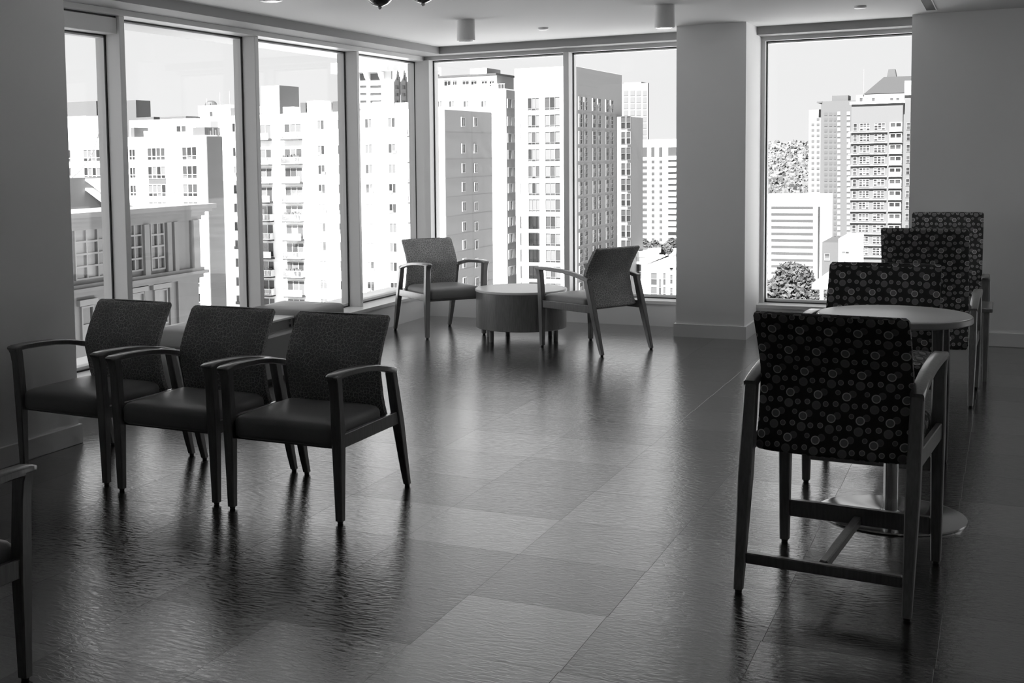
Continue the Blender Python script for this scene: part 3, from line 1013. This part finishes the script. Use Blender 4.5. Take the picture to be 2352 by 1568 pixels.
def st_win(x0, x1, yt, ybm, nc, nr, wts, surround=False):
    a, b = at_x(x0, yt, XL), at_x(x1, yt, XL)
    zb_ = at_x((x0 + x1) / 2, ybm, XL).z
    zt_ = at_x((x0 + x1) / 2, yt, XL).z
    w_, h_ = abs(b.y - a.y), zt_ - zb_
    me = win_mesh(w_, h_, nc, nr, .12, .13, .14, C['frame_s'], [C[rnd.choices(GS, wts)[0]] for _ in range(nc * nr)])
    st.put(me, XL, (a.y + b.y) / 2, (zt_ + zb_) / 2, side=True)
    if surround:
        st.box('lintel', XL, XL + .3, a.y - .3, b.y + .3, zt_ + .05, zt_ + .45, C['frame_s'])


st_win(166, 246, 523, 640, 3, 4, (0, 2, 4))
st_win(285, 322, 512, 624, 2, 4, (4, 3, 2))
st_win(341, 373, 510, 620, 2, 4, (4, 3, 2))
st_win(351, 381, 664, 745, 1, 2, (1, 3, 2), True)
st_win(300, 328, 672, 752, 1, 2, (1, 2, 3), True)
st_win(183, 212, 702, 790, 1, 2, (1, 3, 3), True)
for (x0, x1, o) in ((250, 275, .35), (324, 336, .35), (378, 388, .3), (393, 402, .35), (405, 432, .12), (436, 450, .4)):
    a, b = at_x(x0, 560, XL), at_x(x1, 560, XL)
    st.box('pilaster', XL, XL + o, a.y, b.y, zb0, zc, C['stone'])
for (x0, x1) in ((328, 337), (386, 394), (405, 432)):
    a, b = at_x(x0, 680, XL), at_x(x1, 680, XL)
    st.box('pilaster', XL, XL + .2, a.y, b.y, GZ, zb1, C['stone'])
a, b = at_x(120, 408, XL - 4), at_x(236, 408, XL - 4)
ztp = at_x(180, 408, XL - 4).z
st.box('roof_house', XL - 12, XL - 4, a.y, b.y, zt - .3, ztp, C['grey'])
for yy in (410, 432):
    q0, q1 = at_x(196, yy, XL - 4), at_x(240, yy, XL - 4)
    st.part('awning', MB().loft([[(XL - 4, q0.y, q0.z), (XL - 2.6, q0.y, q0.z - .9), (XL - 2.6, q0.y, q0.z - 1.0), (XL - 4, q0.y, q0.z - .15)],
                                 [(XL - 4, q1.y, q0.z), (XL - 2.6, q1.y, q0.z - .9), (XL - 2.6, q1.y, q0.z - 1.0), (XL - 4, q1.y, q0.z - .15)]]), C['white'])
q0, q1 = at_y(166, 408, 60), at_y(243, 155, 60)
st.part('guy_wire', MB().tube([(q0.x + (q1.x - q0.x) * t + .5 * math.sin(math.pi * t), 60, q0.z + (q1.z - q0.z) * t - 1.2 * math.sin(math.pi * t)) for t in [i / 10 for i in range(11)]], .035, 5), C['joint_and_side'])

# --- tower with a flared crown behind the balcony block
Y2 = 262.0
tr = at_y(898, 139, Y2)
tl = at_y(771, 139, Y2)
yb = at_x(1008, 146, tr.x).y
px = at_y(851, 200, Y2).x - at_y(850, 200, Y2).x
tw = Bld('crown_tower', 'banded tower with a flared overhanging crown rising behind the balcony block', 'building', (tr.x, Y2, GZ))
tw.box('wall', tl.x + 8 * px, tr.x, Y2, yb, GZ, at_y(850, 165, Y2).z, C['white'])
tw.box('crown', tl.x, tr.x + .2, Y2 - 2.5, yb + 1, at_y(850, 166, Y2).z, tr.z, C['white'])
tw.box('side_wall_shade', tr.x, tr.x + .15, Y2 + .1, yb - .1, GZ, at_y(850, 166, Y2).z, C['mist'])  # greyer sheet standing in for the shaded, hazy side
for (x0, x1) in ((786, 800), (826, 844), (850, 878)):
    for (y0, y1) in ((168, 186), (196, 203), (213, 219.5), (230, 237), (248, 255)):
        a, b = at_y(x0, y0, Y2), at_y(x1, y1, Y2)
        me = win_mesh(b.x - a.x, a.z - b.z, 1, 1, .1, .1, .25, C['white'], [C['glass_m'] if y0 > 180 else C['haze']])
        tw.put(me, (a.x + b.x) / 2, Y2, (a.z + b.z) / 2)
for k in range(7):
    c = 905 + 15.5 * k
    q = at_x(c, 180, tr.x)
    for (y0, y1) in ((170, 186), (194, 206), (212, 222), (229, 239), (246, 255)):
        a, b = at_x(c, y0, tr.x + .15), at_x(c + 9, y1, tr.x + .15)
        me = win_mesh(b.y - a.y, a.z - b.z, 1, 1, .1, .1, .25, C['mist'], [C[rnd.choice(('glass_sm', 'mistd', 'mistd'))]])
        tw.put(me, tr.x + .15, (a.y + b.y) / 2, (a.z + b.z) / 2, side=True)
    fx_ = at_x(c - 4, 180, tr.x).y
    zq = [at_x(c - 4, yv, tr.x).z for yv in (163, 178, 190, 250)]
    tw.part('fin', MB().loft([[(tr.x + .1, fx_ - .3, zv), (tr.x + o, fx_ - .3, zv), (tr.x + o, fx_ + .3, zv), (tr.x + .1, fx_ + .3, zv)]
                              for zv, o in ((zq[3], .5), (zq[2], .5), (zq[1], 1.2), (zq[0], 1.4))]), C['mist'])
for c in (824, 847, 880):
    q = at_y(c, 180, Y2).x
    zq = [at_y(c, yv, Y2).z for yv in (165, 178, 188, 250)]
    tw.part('fin', MB().loft([[(q - .35, Y2, zv), (q - .35, Y2 - o, zv), (q + .35, Y2 - o, zv), (q + .35, Y2, zv)] for zv, o in ((zq[3], .4), (zq[2], .4), (zq[1], 1.6), (zq[0], 2.3))]), C['white'])

# --- white block with a rooftop terrace storey behind the shaded end wall
Y3 = 236.0
tr = at_y(1160, 203, Y3)
tl = at_y(940, 208, Y3)
yb = at_x(1183, 206, tr.x).y
px = at_y(1101, 300, Y3).x - at_y(1100, 300, Y3).x
te = Bld('terrace_block', 'white block with a rooftop terrace storey and a narrow shaded windowed side', 'building', (tr.x, Y3, GZ))
te.box('wall', tl.x, tr.x, Y3, yb, GZ, tr.z, C['white'])
te.box('side_wall_shade', tr.x, tr.x + .12, Y3 + .3, yb, GZ, tr.z - .3, C['grey'])  # grey skin that paints the shade on this white side
a, b = at_y(1006, 177, Y3 + 4), at_y(1141, 172, Y3 + 4)
ys_ = at_x(1179, 176, b.x).y
te.box('terrace_storey', a.x, b.x, Y3 + 4, ys_, tr.z - .3, b.z, C['white'])
te.box('terrace_side_shade', b.x, b.x + .1, Y3 + 4.1, ys_ - .1, tr.z, b.z, C['joint_and_side'])  # painted shade on the side of the white storey
te.box('roof_overhang', a.x - .5, b.x + .6, Y3 + 2.0, ys_ + .6, b.z - .1, b.z + .25, C['slab'])
a1, b1 = at_y(1080, 158, Y3 + 8), at_y(1117, 158, Y3 + 8)
te.box('plant_room', a1.x, b1.x, Y3 + 8, Y3 + 16, b.z, a1.z, C['white'])
te.box('plant_room_side_shade', b1.x, b1.x + .1, Y3 + 8.1, Y3 + 16, b.z, a1.z, C['joint_and_side'])  # same painted shade for the plant room
for (x0, x1, g) in ((1020, 1036, 'glass_m'), (1040, 1050, 'glass_l'), (1062, 1078, 'glass_l'), (1082, 1096, 'glass_d'), (1106, 1120, 'glass_l'), (1124, 1136, 'glass_m')):
    a, b = at_y(x0, 186, Y3 + 4), at_y(x1, 198, Y3 + 4)
    te.put(win_mesh(b.x - a.x, a.z - b.z, 2, 1, .08, .1, .1, C['white'], [C[g], C['glass_l']]), (a.x + b.x) / 2, Y3 + 4, (a.z + b.z) / 2)
rl = MB().box(at_y(1004, 200, Y3).x, tr.x - .1, Y3 + .1, Y3 + .2, tr.z + .9, tr.z + 1.0)
for k in range(24):
    xx = at_y(1004, 200, Y3).x + (tr.x - at_y(1004, 200, Y3).x - .3) * k / 23
    rl.box(xx, xx + .08, Y3 + .1, Y3 + .2, tr.z - .05, tr.z + .9)
te.part('terrace_railing', rl, C['rail'])
for c in (1010, 1038, 1071, 1112):
    q = at_y(c, 239, Y3)
    te.put(win_mesh(14 * px, 14 * px, 2, 1, .1, .12, .12, C['rail'], [C['glass_m'], C['glass_l']]), q.x, Y3, q.z)
Yc = (Y3 + yb) / 2
ww = (yb - Y3) * .72
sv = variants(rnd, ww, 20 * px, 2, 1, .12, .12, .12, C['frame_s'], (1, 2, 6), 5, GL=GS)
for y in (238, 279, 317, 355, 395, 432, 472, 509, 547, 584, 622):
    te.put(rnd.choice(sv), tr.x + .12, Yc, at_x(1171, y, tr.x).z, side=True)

# --- tall white tower split by the far mullion, windowed shaded flank to the right
Y4 = 216.0
tr = at_y(1319, 151, Y4)
tl = at_y(1182, 151, Y4)
yb = at_x(1427, 171, tr.x).y
px = at_y(1251, 400, Y4).x - at_y(1250, 400, Y4).x
tt = Bld('office_tower', 'tall white tower with paired windows on its shaded grey flank, behind the far mullion', 'building', (tr.x, Y4, GZ))
tt.box('wall', tl.x, tr.x, Y4, yb, GZ, tr.z, C['white'])
tt.box('side_wall_shade', tr.x, tr.x + .12, Y4 + .1, yb, GZ, tr.z - .1, C['grey'])  # grey overlay, the flank's shade put into its colour
rws = [at_y(1250, y, Y4).z for y in (238.5, 278, 317, 356, 395, 434, 472, 511, 550, 588, 626, 664)]
wa = variants(rnd, 26 * px, 28 * px, 3, 2, .06, .10, .14, C['hazew'], (1, 3, 4), 5, rel=(0, .16, 1))
wb = variants(rnd, 34 * px, 28 * px, 3, 2, .06, .10, .14, C['hazew'], (1, 3, 4), 5, rel=(0, .16, 1))
slit = win_mesh(3.5 * px, 28 * px, 1, 1, .08, .1, .14, C['cream'], [C['glass_m']])
for z in rws:
    tt.put(slit, at_y(1196, 400, Y4).x, Y4, z)
    tt.put(rnd.choice(wa), at_y(1227, 400, Y4).x, Y4, z)
    tt.put(rnd.choice(wb), at_y(1270, 400, Y4).x, Y4, z)
    tt.put(slit, at_y(1312, 400, Y4).x, Y4, z)
d1 = at_x(1343, 400, tr.x).y - at_x(1335, 400, tr.x).y
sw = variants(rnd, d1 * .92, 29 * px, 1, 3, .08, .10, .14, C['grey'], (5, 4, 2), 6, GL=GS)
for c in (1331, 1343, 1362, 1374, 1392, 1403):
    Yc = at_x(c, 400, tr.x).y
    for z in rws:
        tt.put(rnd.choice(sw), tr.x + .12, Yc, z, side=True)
fj = MB()
for z in rws:
    tt.box('floor_joint', tr.x + .12, tr.x + .14, Y4 + .2, yb - .1, z - 19 * px, z - 18.3 * px, C['joint_and_side'])
# stepped rear wing with balconies
xr = at_y(1441, 300, yb - 4).x
q = at_y(1430, 268, yb - 4)
tt.box('rear_wing', tr.x, xr, yb - 4, yb + 8, GZ, q.z, C['grey'])
for k, z in enumerate(rws[1:]):
    for f in (.22, .68):
        tt.put(win_mesh(abs(xr - tr.x) * .40, 30 * px, 1, 2, .1, .12, .14, C['hazew'] if (k + int(f * 3)) % 2 else C['haze'], [C['glass_d'], C['glass_m']]), tr.x + (xr - tr.x) * f + 1, yb - 4, z)

# --- slim pale tower and grid tower far behind
def grid_tower(name, label, Y, x0, x1, ytop, cols, rws_, w, h, wall, glass, deep=.9):
    a, b = at_y(x0, ytop, Y), at_y(x1, ytop, Y)
    p = at_y(x0 + 1, ytop, Y).x - a.x
    t = Bld(name, label, 'building', (b.x, Y, GZ))
    t.box('wall', a.x, b.x, Y, Y + (b.x - a.x) * deep, GZ, a.z, C[wall])
    me = MB()
    for c, cw in cols:
        for y in rws_:
            q = at_y(c, y, Y)
            me.box(q.x - cw * p / 2, q.x + cw * p / 2, Y - .25, Y + .1, q.z - h * p / 2, q.z + h * p / 2)
    o = t.part('windows', me, C[glass])
    o['kind'] = 'stuff'
    return t, a, b, p


t5, a, b, p = grid_tower('glass_tower', 'slim pale glass tower standing alone against the sky, right of the tall white tower', 720, 1425, 1488, 193,
                         ((1438, 10), (1453, 10), (1467, 10), (1481, 8)), [214 + 15 * k for k in range(9)], 10, 11, 'hazew', 'pale', .15)
t5.box('roof_box', at_y(1428, 193, 720).x, at_y(1468, 193, 720).x, 725, 740, a.z - .5, at_y(1428, 190, 720).z + .3, C['hazew'])
t6, a, b, p = grid_tower('grid_tower', 'white tower gridded with small square windows, left of the pillar', 560, 1436, 1600, 322,
                         ((1444.5, 7), (1461.5, 7.5), (1481, 11), (1500, 7.5), (1518, 7.5), (1545, 20), (1572, 10)), [371.5 + 13.75 * k for k in range(14)], 7, 7.2, 'white', 'glass_m')
me = MB()
for c, cw in ((1444.5, 7), (1461.5, 8), (1481, 11), (1500, 8), (1518, 8), (1545, 20)):
    q = at_y(c, 349, 560)
    me.box(q.x - cw * p / 2, q.x + cw * p / 2, 559.7, 560.1, q.z - 11 * p, q.z + 11 * p)
o = t6.part('top_windows', me, C['glass_m'])
o['kind'] = 'stuff'
a, b = at_y(1530, 330, 556), at_y(1600, 330, 556)
for k in range(13):
    z = at_y(1545, 364 + 13.75 * k, 556).z
    t6.box('balcony_slab', a.x, b.x, 556, 560, z, z + 1.1, C['white'])

# --- low white house row at the foot of the grid tower
Y7 = 225.0
px = at_y(1501, 600, Y7).x - at_y(1500, 600, Y7).x
lo = Bld('corner_house', 'low white house with grey windows at the foot of the view, left of the pillar', 'building', (at_y(1483, 640, Y7).x, Y7, GZ))
a, b = at_y(1483, 612, Y7), at_y(1575, 600, Y7)
zr_ = at_y(1530, 585, Y7).z
lo.box('wall', a.x, b.x, Y7, Y7 + 14, GZ, a.z, C['white'])
lo.part('roof', MB().loft([[(a.x - .5, y_, a.z), (b.x + .5, y_, a.z), (b.x - 3, y_, zr_), (a.x + 5, y_, zr_)] for y_ in (Y7 - .6, Y7 + 14.6)]), C['white'])
for (x0, x1, y0, y1) in ((1495, 1510, 626, 655), (1495, 1510, 658, 690), (1523, 1530, 626, 655), (1523, 1530, 658, 690), (1539, 1546, 606, 622), (1539, 1546, 630, 652), (1539, 1546, 660, 685), (1513, 1520, 640, 680)):
    q0, q1 = at_y(x0, y0, Y7), at_y(x1, y1, Y7)
    lo.put(win_mesh(q1.x - q0.x, q0.z - q1.z, 1, 2, .1, .12, .12, C['hazew'], [C['glass_m'], C['haze']]), (q0.x + q1.x) / 2, Y7, (q0.z + q1.z) / 2)
fr = Bld('flat_roof_house', 'flat roofed grey house beside the low white house, behind the far chair', 'building', (at_y(1446, 640, 250).x, 250, GZ))
a, b = at_y(1395, 588, 250), at_y(1481, 588, 250)
fr.box('wall', a.x, b.x, 250, 262, GZ, a.z, C['cream'])
fr.box('parapet', a.x - .3, b.x + .3, 249.6, 262.4, a.z, a.z + 1.0, C['white'])
for (x0, x1, y0, y1) in ((1448, 1456, 606, 640), (1462, 1474, 606, 640), (1448, 1456, 650, 690), (1462, 1474, 650, 690)):
    q0, q1 = at_y(x0, y0, 250), at_y(x1, y1, 250)
    fr.put(win_mesh(q1.x - q0.x, q0.z - q1.z, 1, 2, .1, .12, .12, C['hazew'], [C['glass_m'], C['glass_d']]), (q0.x + q1.x) / 2, 250, (q0.z + q1.z) / 2)


def leaf_blob(mb, c, r, n, leaf, flat=1.0):
    for _ in range(n):
        d = Vector((rnd.gauss(0, 1), rnd.gauss(0, 1), rnd.gauss(0, 1))).normalized()
        k = rnd.uniform(.55, 1.0)
        p = Vector(c) + Vector((d.x * r * k, d.y * r * k, d.z * r * k * flat))
        u = Vector((rnd.gauss(0, 1), rnd.gauss(0, 1), rnd.gauss(0, 1))).normalized()
        v = u.orthogonal().normalized()
        w_ = leaf * rnd.uniform(.6, 1.4)
        mb.poly([p - u * w_, p + v * w_ * .6, p + u * w_, p - v * w_ * .6])


def tree(label, x, y, Y, rpx, n, leaf, blobs, group='trees outside'):
    p = at_y(x, y, Y)
    s_ = at_y(x + 1, y, Y).x - p.x
    r = rpx * s_
    t = thing('tree', label, 'tree', (p.x, Y, p.z - 2.2 * r), group=group)
    t['group'] = group
    o = (p.x, Y, p.z - 2.2 * r)
    mb = MB()
    for (bx, bz_, br) in blobs:
        leaf_blob(mb, (p.x + bx * r, Y + rnd.uniform(-.3, .3) * r, p.z + bz_ * r), br * r, int(n * br * br), leaf)
    f = mb.build('foliage', C['leaf'], t, o, uv=False)
    f['kind'] = 'stuff'
    MB().lathe([(.08 * r, o[2]), (.05 * r, p.z)], (p.x, Y), 8).build('trunk', C['bark'], t, o, uv=False)


for k, (x, y, r_) in enumerate(((1452, 566, 16), (1478, 560, 14), (1503, 566, 18), (1528, 572, 16), (1543, 558, 14))):
    tree('pale leafy street tree at the foot of the grid tower, number %s from the left' % ('one', 'two', 'three', 'four', 'five')[k], x, y, 300 + 4 * k, r_, 420, .42,
         ((0, 0, .8), (-.5, -.2, .6), (.5, -.1, .6), (.1, .4, .5)), 'street trees below the grid tower')

# --- right window: striped office, grey tower, glass residential tower, hill, tree, porch
Y8 = 620.0
a, b = at_y(1768, 441, Y8), at_y(1889, 450, Y8)
px = at_y(1801, 500, Y8).x - at_y(1800, 500, Y8).x
of = Bld('striped_office', 'white office block with dark horizontal window strips in the right window', 'building', (b.x, Y8, GZ))
of.box('wall', a.x, b.x, Y8, Y8 + 40, GZ - 30, b.z, C['white'])
of.box('left_wing', at_y(1738, 470, Y8 + 3).x, a.x, Y8 + 3, Y8 + 40, GZ - 30, b.z, C['white'])
for k in range(13):
    y = 477 + 14.9 * k
    q0, q1 = at_y(1771, y, Y8), at_y(1868, y, Y8)
    of.box('window_strip', q0.x, q1.x, Y8 - .25, Y8 + .1, q0.z - 3.4 * px, q0.z + 3.4 * px, C['glass_m'])
    for m_ in range(6):
        qq = at_y(1742 + 5 * m_, y, Y8 + 3)
    q0, q1 = at_y(1741, y, Y8 + 3), at_y(1765, y, Y8 + 3)
    of.box('window_strip', q0.x, q1.x, Y8 + 2.75, Y8 + 3.1, q0.z - 3 * px, q0.z + 3 * px, C['haze'])
q0, q1 = at_y(1879, 474, Y8), at_y(1882, 640, Y8)
of.box('pier_slot', q0.x, q1.x, Y8 - .25, Y8 + .1, q1.z, q0.z, C['glass_d'])
of.box('cornice_band', a.x - .2, b.x + .2, Y8 - .4, Y8 + .1, at_y(1800, 470, Y8).z, at_y(1800, 463, Y8).z, C['white'])

t9, a, b, p = grid_tower('grey_tower', 'plain grey concrete tower rising behind the striped office', 780, 1886, 1972, 233,
                         ((1897, 7), (1908, 7), (1918, 6)), [262 + 12.6 * k for k in range(25)], 7, 6.5, 'haze', 'hazed')
me = MB()
for c, cw in ((1927, 7), (1949, 8)):
    for k in range(25):
        q = at_y(c, 260 + 12.6 * k, 780)
        me.box(q.x - cw * p / 2, q.x + cw * p / 2, 779.6, 780.1, q.z - 4.4 * p, q.z + 4.4 * p)
o = t9.part('pale_windows', me, C['hazew'])
o['kind'] = 'stuff'
q0, q1 = at_y(1911, 220, 785), at_y(1948, 220, 785)
t9.box('roof_box', q0.x, q1.x, 785, 800, a.z - .5, q0.z, C['haze'])
q0, q1 = at_y(1876, 233, 779), at_y(1888, 236, 779)
t9.box('roof_overhang', q0.x, q1.x, 779, 800, q1.z, q0.z, C['haze'])
q0, q1 = at_y(1858, 252, 790), at_y(1887, 252, 790)
t9.box('left_wing', q0.x, q1.x, 790, 815, GZ, q0.z, C['hazew'])
me = MB()
for k in range(24):
    for c in (1867, 1879):
        q = at_y(c, 286 + 12.6 * k - (12.6 if c > 1870 else 0), 790)
        me.box(q.x - 3 * p, q.x + 3 * p, 789.7, 790.1, q.z - 2.6 * p, q.z + 2.6 * p)
o = t9.part('wing_windows', me, C['haze'])
o['kind'] = 'stuff'

YT = 345.0
a, b = at_y(1956, 240, YT), at_y(2074, 240, YT)
px = at_y(2001, 400, YT).x - at_y(2000, 400, YT).x
re = Bld('residential_tower', 'white and glass residential tower with balconies and a dark sloping roof in the right window', 'building', (b.x, YT, GZ))
re.box('wall', a.x, b.x, YT, YT + 30, GZ, a.z, C['res'])
re.box('roof_slab', a.x - .4, b.x + .3, YT - .8, YT + 30, a.z, a.z + 6 * px, C['white'])
q0 = at_y(2140, 240, YT + 3)
re.box('right_wing', b.x, q0.x, YT + 3, YT + 32, GZ, at_y(2080, 215, YT + 3).z, C['res'])
q0, q1 = at_y(1966, 218, YT + 4), at_y(2120, 218, YT + 4)
re.box('setback_storey', q0.x, q1.x, YT + 4, YT + 28, a.z, q0.z, C['hazew'])
for c in (1978, 1992, 2006, 2020, 2034, 2048, 2062):
    q = at_y(c, 229, YT + 4)
    re.put(win_mesh(9 * px, 12 * px, 1, 1, .1, .1, .1, C['white'], [C[rnd.choice(('glass_m', 'glass_l'))]]), q.x, YT + 4, q.z)
q0, q1, q2, q3 = at_y(1984, 216, YT + 5), at_y(2030, 177, YT + 12), at_y(2150, 171, YT + 12), at_y(2150, 210, YT + 5)
re.part('mansard_roof', MB().loft([[(q0.x, YT + 5, q0.z), (q3.x, YT + 5, q0.z), (q3.x, YT + 27, q0.z), (q0.x, YT + 27, q0.z)],
                                   [(q1.x, YT + 12, q1.z), (q3.x, YT + 12, q1.z), (q3.x, YT + 20, q1.z), (q1.x, YT + 20, q1.z)]]), C['slab'])
q0, q1 = at_y(2037, 176, YT + 13), at_y(2058, 158, YT + 13)
re.part('roof_turret', MB().loft([[(q0.x - 1 * px, YT + 13, q0.z - .5), (q1.x + 1 * px, YT + 13, q0.z - .5), (q1.x + px, YT + 18, q0.z - .5), (q0.x - px, YT + 18, q0.z - .5)],
                                  [(q0.x + 3 * px, YT + 13.6, q1.z), (q1.x - 3 * px, YT + 13.6, q1.z), (q1.x - 3 * px, YT + 17, q1.z), (q0.x + 3 * px, YT + 17, q1.z)]]), C['slab'])
q0, q1 = at_y(1984, 214, YT + 3), at_y(1984, 60, YT + 3)
re.part('roof_mast', MB().tube([(at_y(1983, 210, YT + 3).x, YT + 3, q0.z), (at_y(1983, 210, YT + 3).x, YT + 3, at_y(1983, 158, YT + 3).z)], .12, 5), C['hazew'])
q0, q1 = at_y(2078, 200, YT + 2), at_y(2130, 176, YT + 2)
re.box('stair_head', q0.x, q1.x, YT + 2, YT + 4, q0.z - 2, at_y(2078, 186, YT + 2).z, C['white'])
fz = [at_y(2000, y, YT).z for y in (302, 327, 352.5, 378.5, 404.5, 430.5, 457, 483, 509.5, 535.5, 562, 588)]
wl_ = variants(rnd, 24 * px, 19 * px, 3, 3, .15, .22, .15, C['hazew'], (4, 4, 2), 4)
wr_ = variants(rnd, 26 * px, 19 * px, 3, 3, .15, .22, .15, C['hazew'], (3, 4, 2), 4)
ws_ = variants(rnd, 9 * px, 18 * px, 1, 2, .12, .2, .15, C['hazew'], (3, 3, 2), 3)
op = variants(rnd, 28 * px, 19 * px, 2, 1, .2, .2, .3, C['white'], (4, 3, 1), 3)
for k, z in enumerate(fz):
    zc_ = z + 11.5 * px
    re.box('floor_slab', at_y(1958, 400, YT).x - 1, at_y(2037, 400, YT).x, YT - .9, YT + .1, z - 2 * px, z, C['white'])
    re.put(wl_[k % 4], at_y(1985, 400, YT).x, YT, zc_)
    re.put(wr_[(k * 3) % 4], at_y(2019, 400, YT).x, YT, zc_)
    re.put(ws_[k % 3], at_y(1963, 400, YT).x, YT, zc_)
    re.put(op[k % 3], at_y(2056, 400, YT).x, YT, zc_)
    re.box('balcony_railing', at_y(2042, 400, YT).x, at_y(2071, 400, YT).x, YT - 1.2, YT - 1.1, z - .1, z + 1.1, C['hazew'])
    re.box('balcony_slab', at_y(2041, 400, YT).x, at_y(2072, 400, YT).x, YT - 1.3, YT + .1, z - 1.6 * px, z - .1, C['white'])
    re.put(ws_[(k + 1) % 3], at_y(2085, 400, YT + 3).x, YT + 3, zc_)

low = Bld('brick_annex', 'low grey building between the striped office and the residential tower', 'building', (at_y(1905, 600, 300).x, 300, GZ))
q0, q1 = at_y(1888, 556, 300), at_y(1926, 556, 300)
low.box('wall', q0.x, q1.x, 300, 320, GZ, q0.z, C['haze'])
q0, q1 = at_y(1926, 548, 296), at_y(1962, 548, 296)
low.box('white_wing', q0.x, q1.x, 296, 318, GZ, q0.z, C['white'])
q = at_y(1900, 590, 300)
low.put(win_mesh(12 * px, 16 * px, 1, 2, .15, .15, .15, C['hazew'], [C['glass_l'], C['glass_m']]), q.x, 300, q.z)
q = at_y(1942, 580, 296)
low.put(win_mesh(16 * px, 6 * px, 2, 1, .15, .15, .15, C['hazew'], [C['glass_l'], C['glass_m']]), q.x, 296, q.z)

# hill on the horizon
YH = 1700.0
mb = MB()
prof = ((1500, 352), (1640, 348), (1740, 338), (1765, 331), (1800, 327), (1835, 329), (1862, 324), (1900, 326), (2000, 335), (2150, 340), (2400, 344))
secs = []
top = [at_y(x, y, YH) for x, y in prof]
for f, yy in ((1.0, YH), (.8, YH - 130), (.45, YH - 420), (0.0, YH - 800)):
    secs.append([(p.x * (yy / YH) if f < 1 else p.x, yy, GZ - 30 + (p.z - GZ + 30) * f) for p in top])
for r0, r1 in zip(secs, secs[1:]):
    for i in range(len(r0) - 1):
        mb.poly([r0[i], r1[i], r1[i + 1], r0[i + 1]])
for i in range(len(top) - 1):
    p0, p1 = secs[0][i], secs[0][i + 1]
    mb.poly([p0, p1, (p1[0], YH + 250, GZ - 30), (p0[0], YH + 250, GZ - 30)])
hill = struct(mb.build('hill', C['hill'], uv=False))
hm, hl = MB(), MB()
for _ in range(1500):
    u = rnd.random()
    x_, y_ = rnd.uniform(1745, 1880), rnd.uniform(328, 470)
    f = max(0.02, min(1.0, (470 - y_) / 142 + rnd.uniform(-.03, .02)))
    yy = YH - 800 + 800 * f ** 1.2
    p = at_y(x_, y_, yy)
    s_ = rnd.uniform(2.0, 5.0)
    if rnd.random() < .45:
        hm.box(p.x - s_, p.x + s_, yy - s_, yy + s_, p.z - 4, p.z + rnd.uniform(0.5, 2.5))
    else:
        leaf_blob(hl, (p.x, yy, p.z), s_ * 1.5, 9, 2.4, .7)
o = hm.build('hillside_houses', C['farw'], hill, uv=False)
o['kind'] = 'stuff'
o = hl.build('hillside_trees', C['far'], hill, uv=False)
o['kind'] = 'stuff'

tree('big dark leafy tree at the bottom of the right window', 1822, 655, 150, 62, 2600, .30,
     ((0, .1, .8), (-.6, -.3, .6), (.6, -.3, .55), (-.2, .45, .45), (.25, .4, .4), (-.95, -.6, .45), (.95, -.65, .4), (0, -.6, .8)), 'trees below the right window')
po = Bld('gabled_house', 'white gabled porch beside the big tree, cut off by the tall chairs', 'building', (at_y(1900, 690, 120).x, 120, GZ))
q0, q1, q2 = at_y(1866, 652, 120), at_y(1955, 652, 120), at_y(1912, 626, 120)
for (dz, m_, n_) in ((0, 'white', 'roof_edge'),):
    po.part(n_, MB().loft([[(q0.x, y_, q0.z), (q0.x, y_, q0.z - .45), (q1.x, y_, q1.z - .45), (q1.x, y_, q1.z), (q2.x, y_, q2.z)] for y_ in (119.6, 119.9)]), C['white'])
po.part('roof', MB().loft([[(q0.x, y_, q0.z + .1), (q1.x, y_, q1.z + .1), (q2.x, y_, q2.z + .25)] for y_ in (119.9, 130)]), C['grey'])
q3 = at_y(1888, 660, 120)
po.box('post', q3.x - .16, q3.x + .16, 119.7, 120.0, GZ, q0.z - .4, C['white'])
q3 = at_y(1903, 660, 120)
po.box('wall', q3.x, q1.x, 120.2, 130, GZ, q0.z, C['white'])
po.box('window', q3.x + .3, q3.x + 1.0, 120.1, 120.3, q0.z - 3.2, q0.z - .8, C['glass_m'])
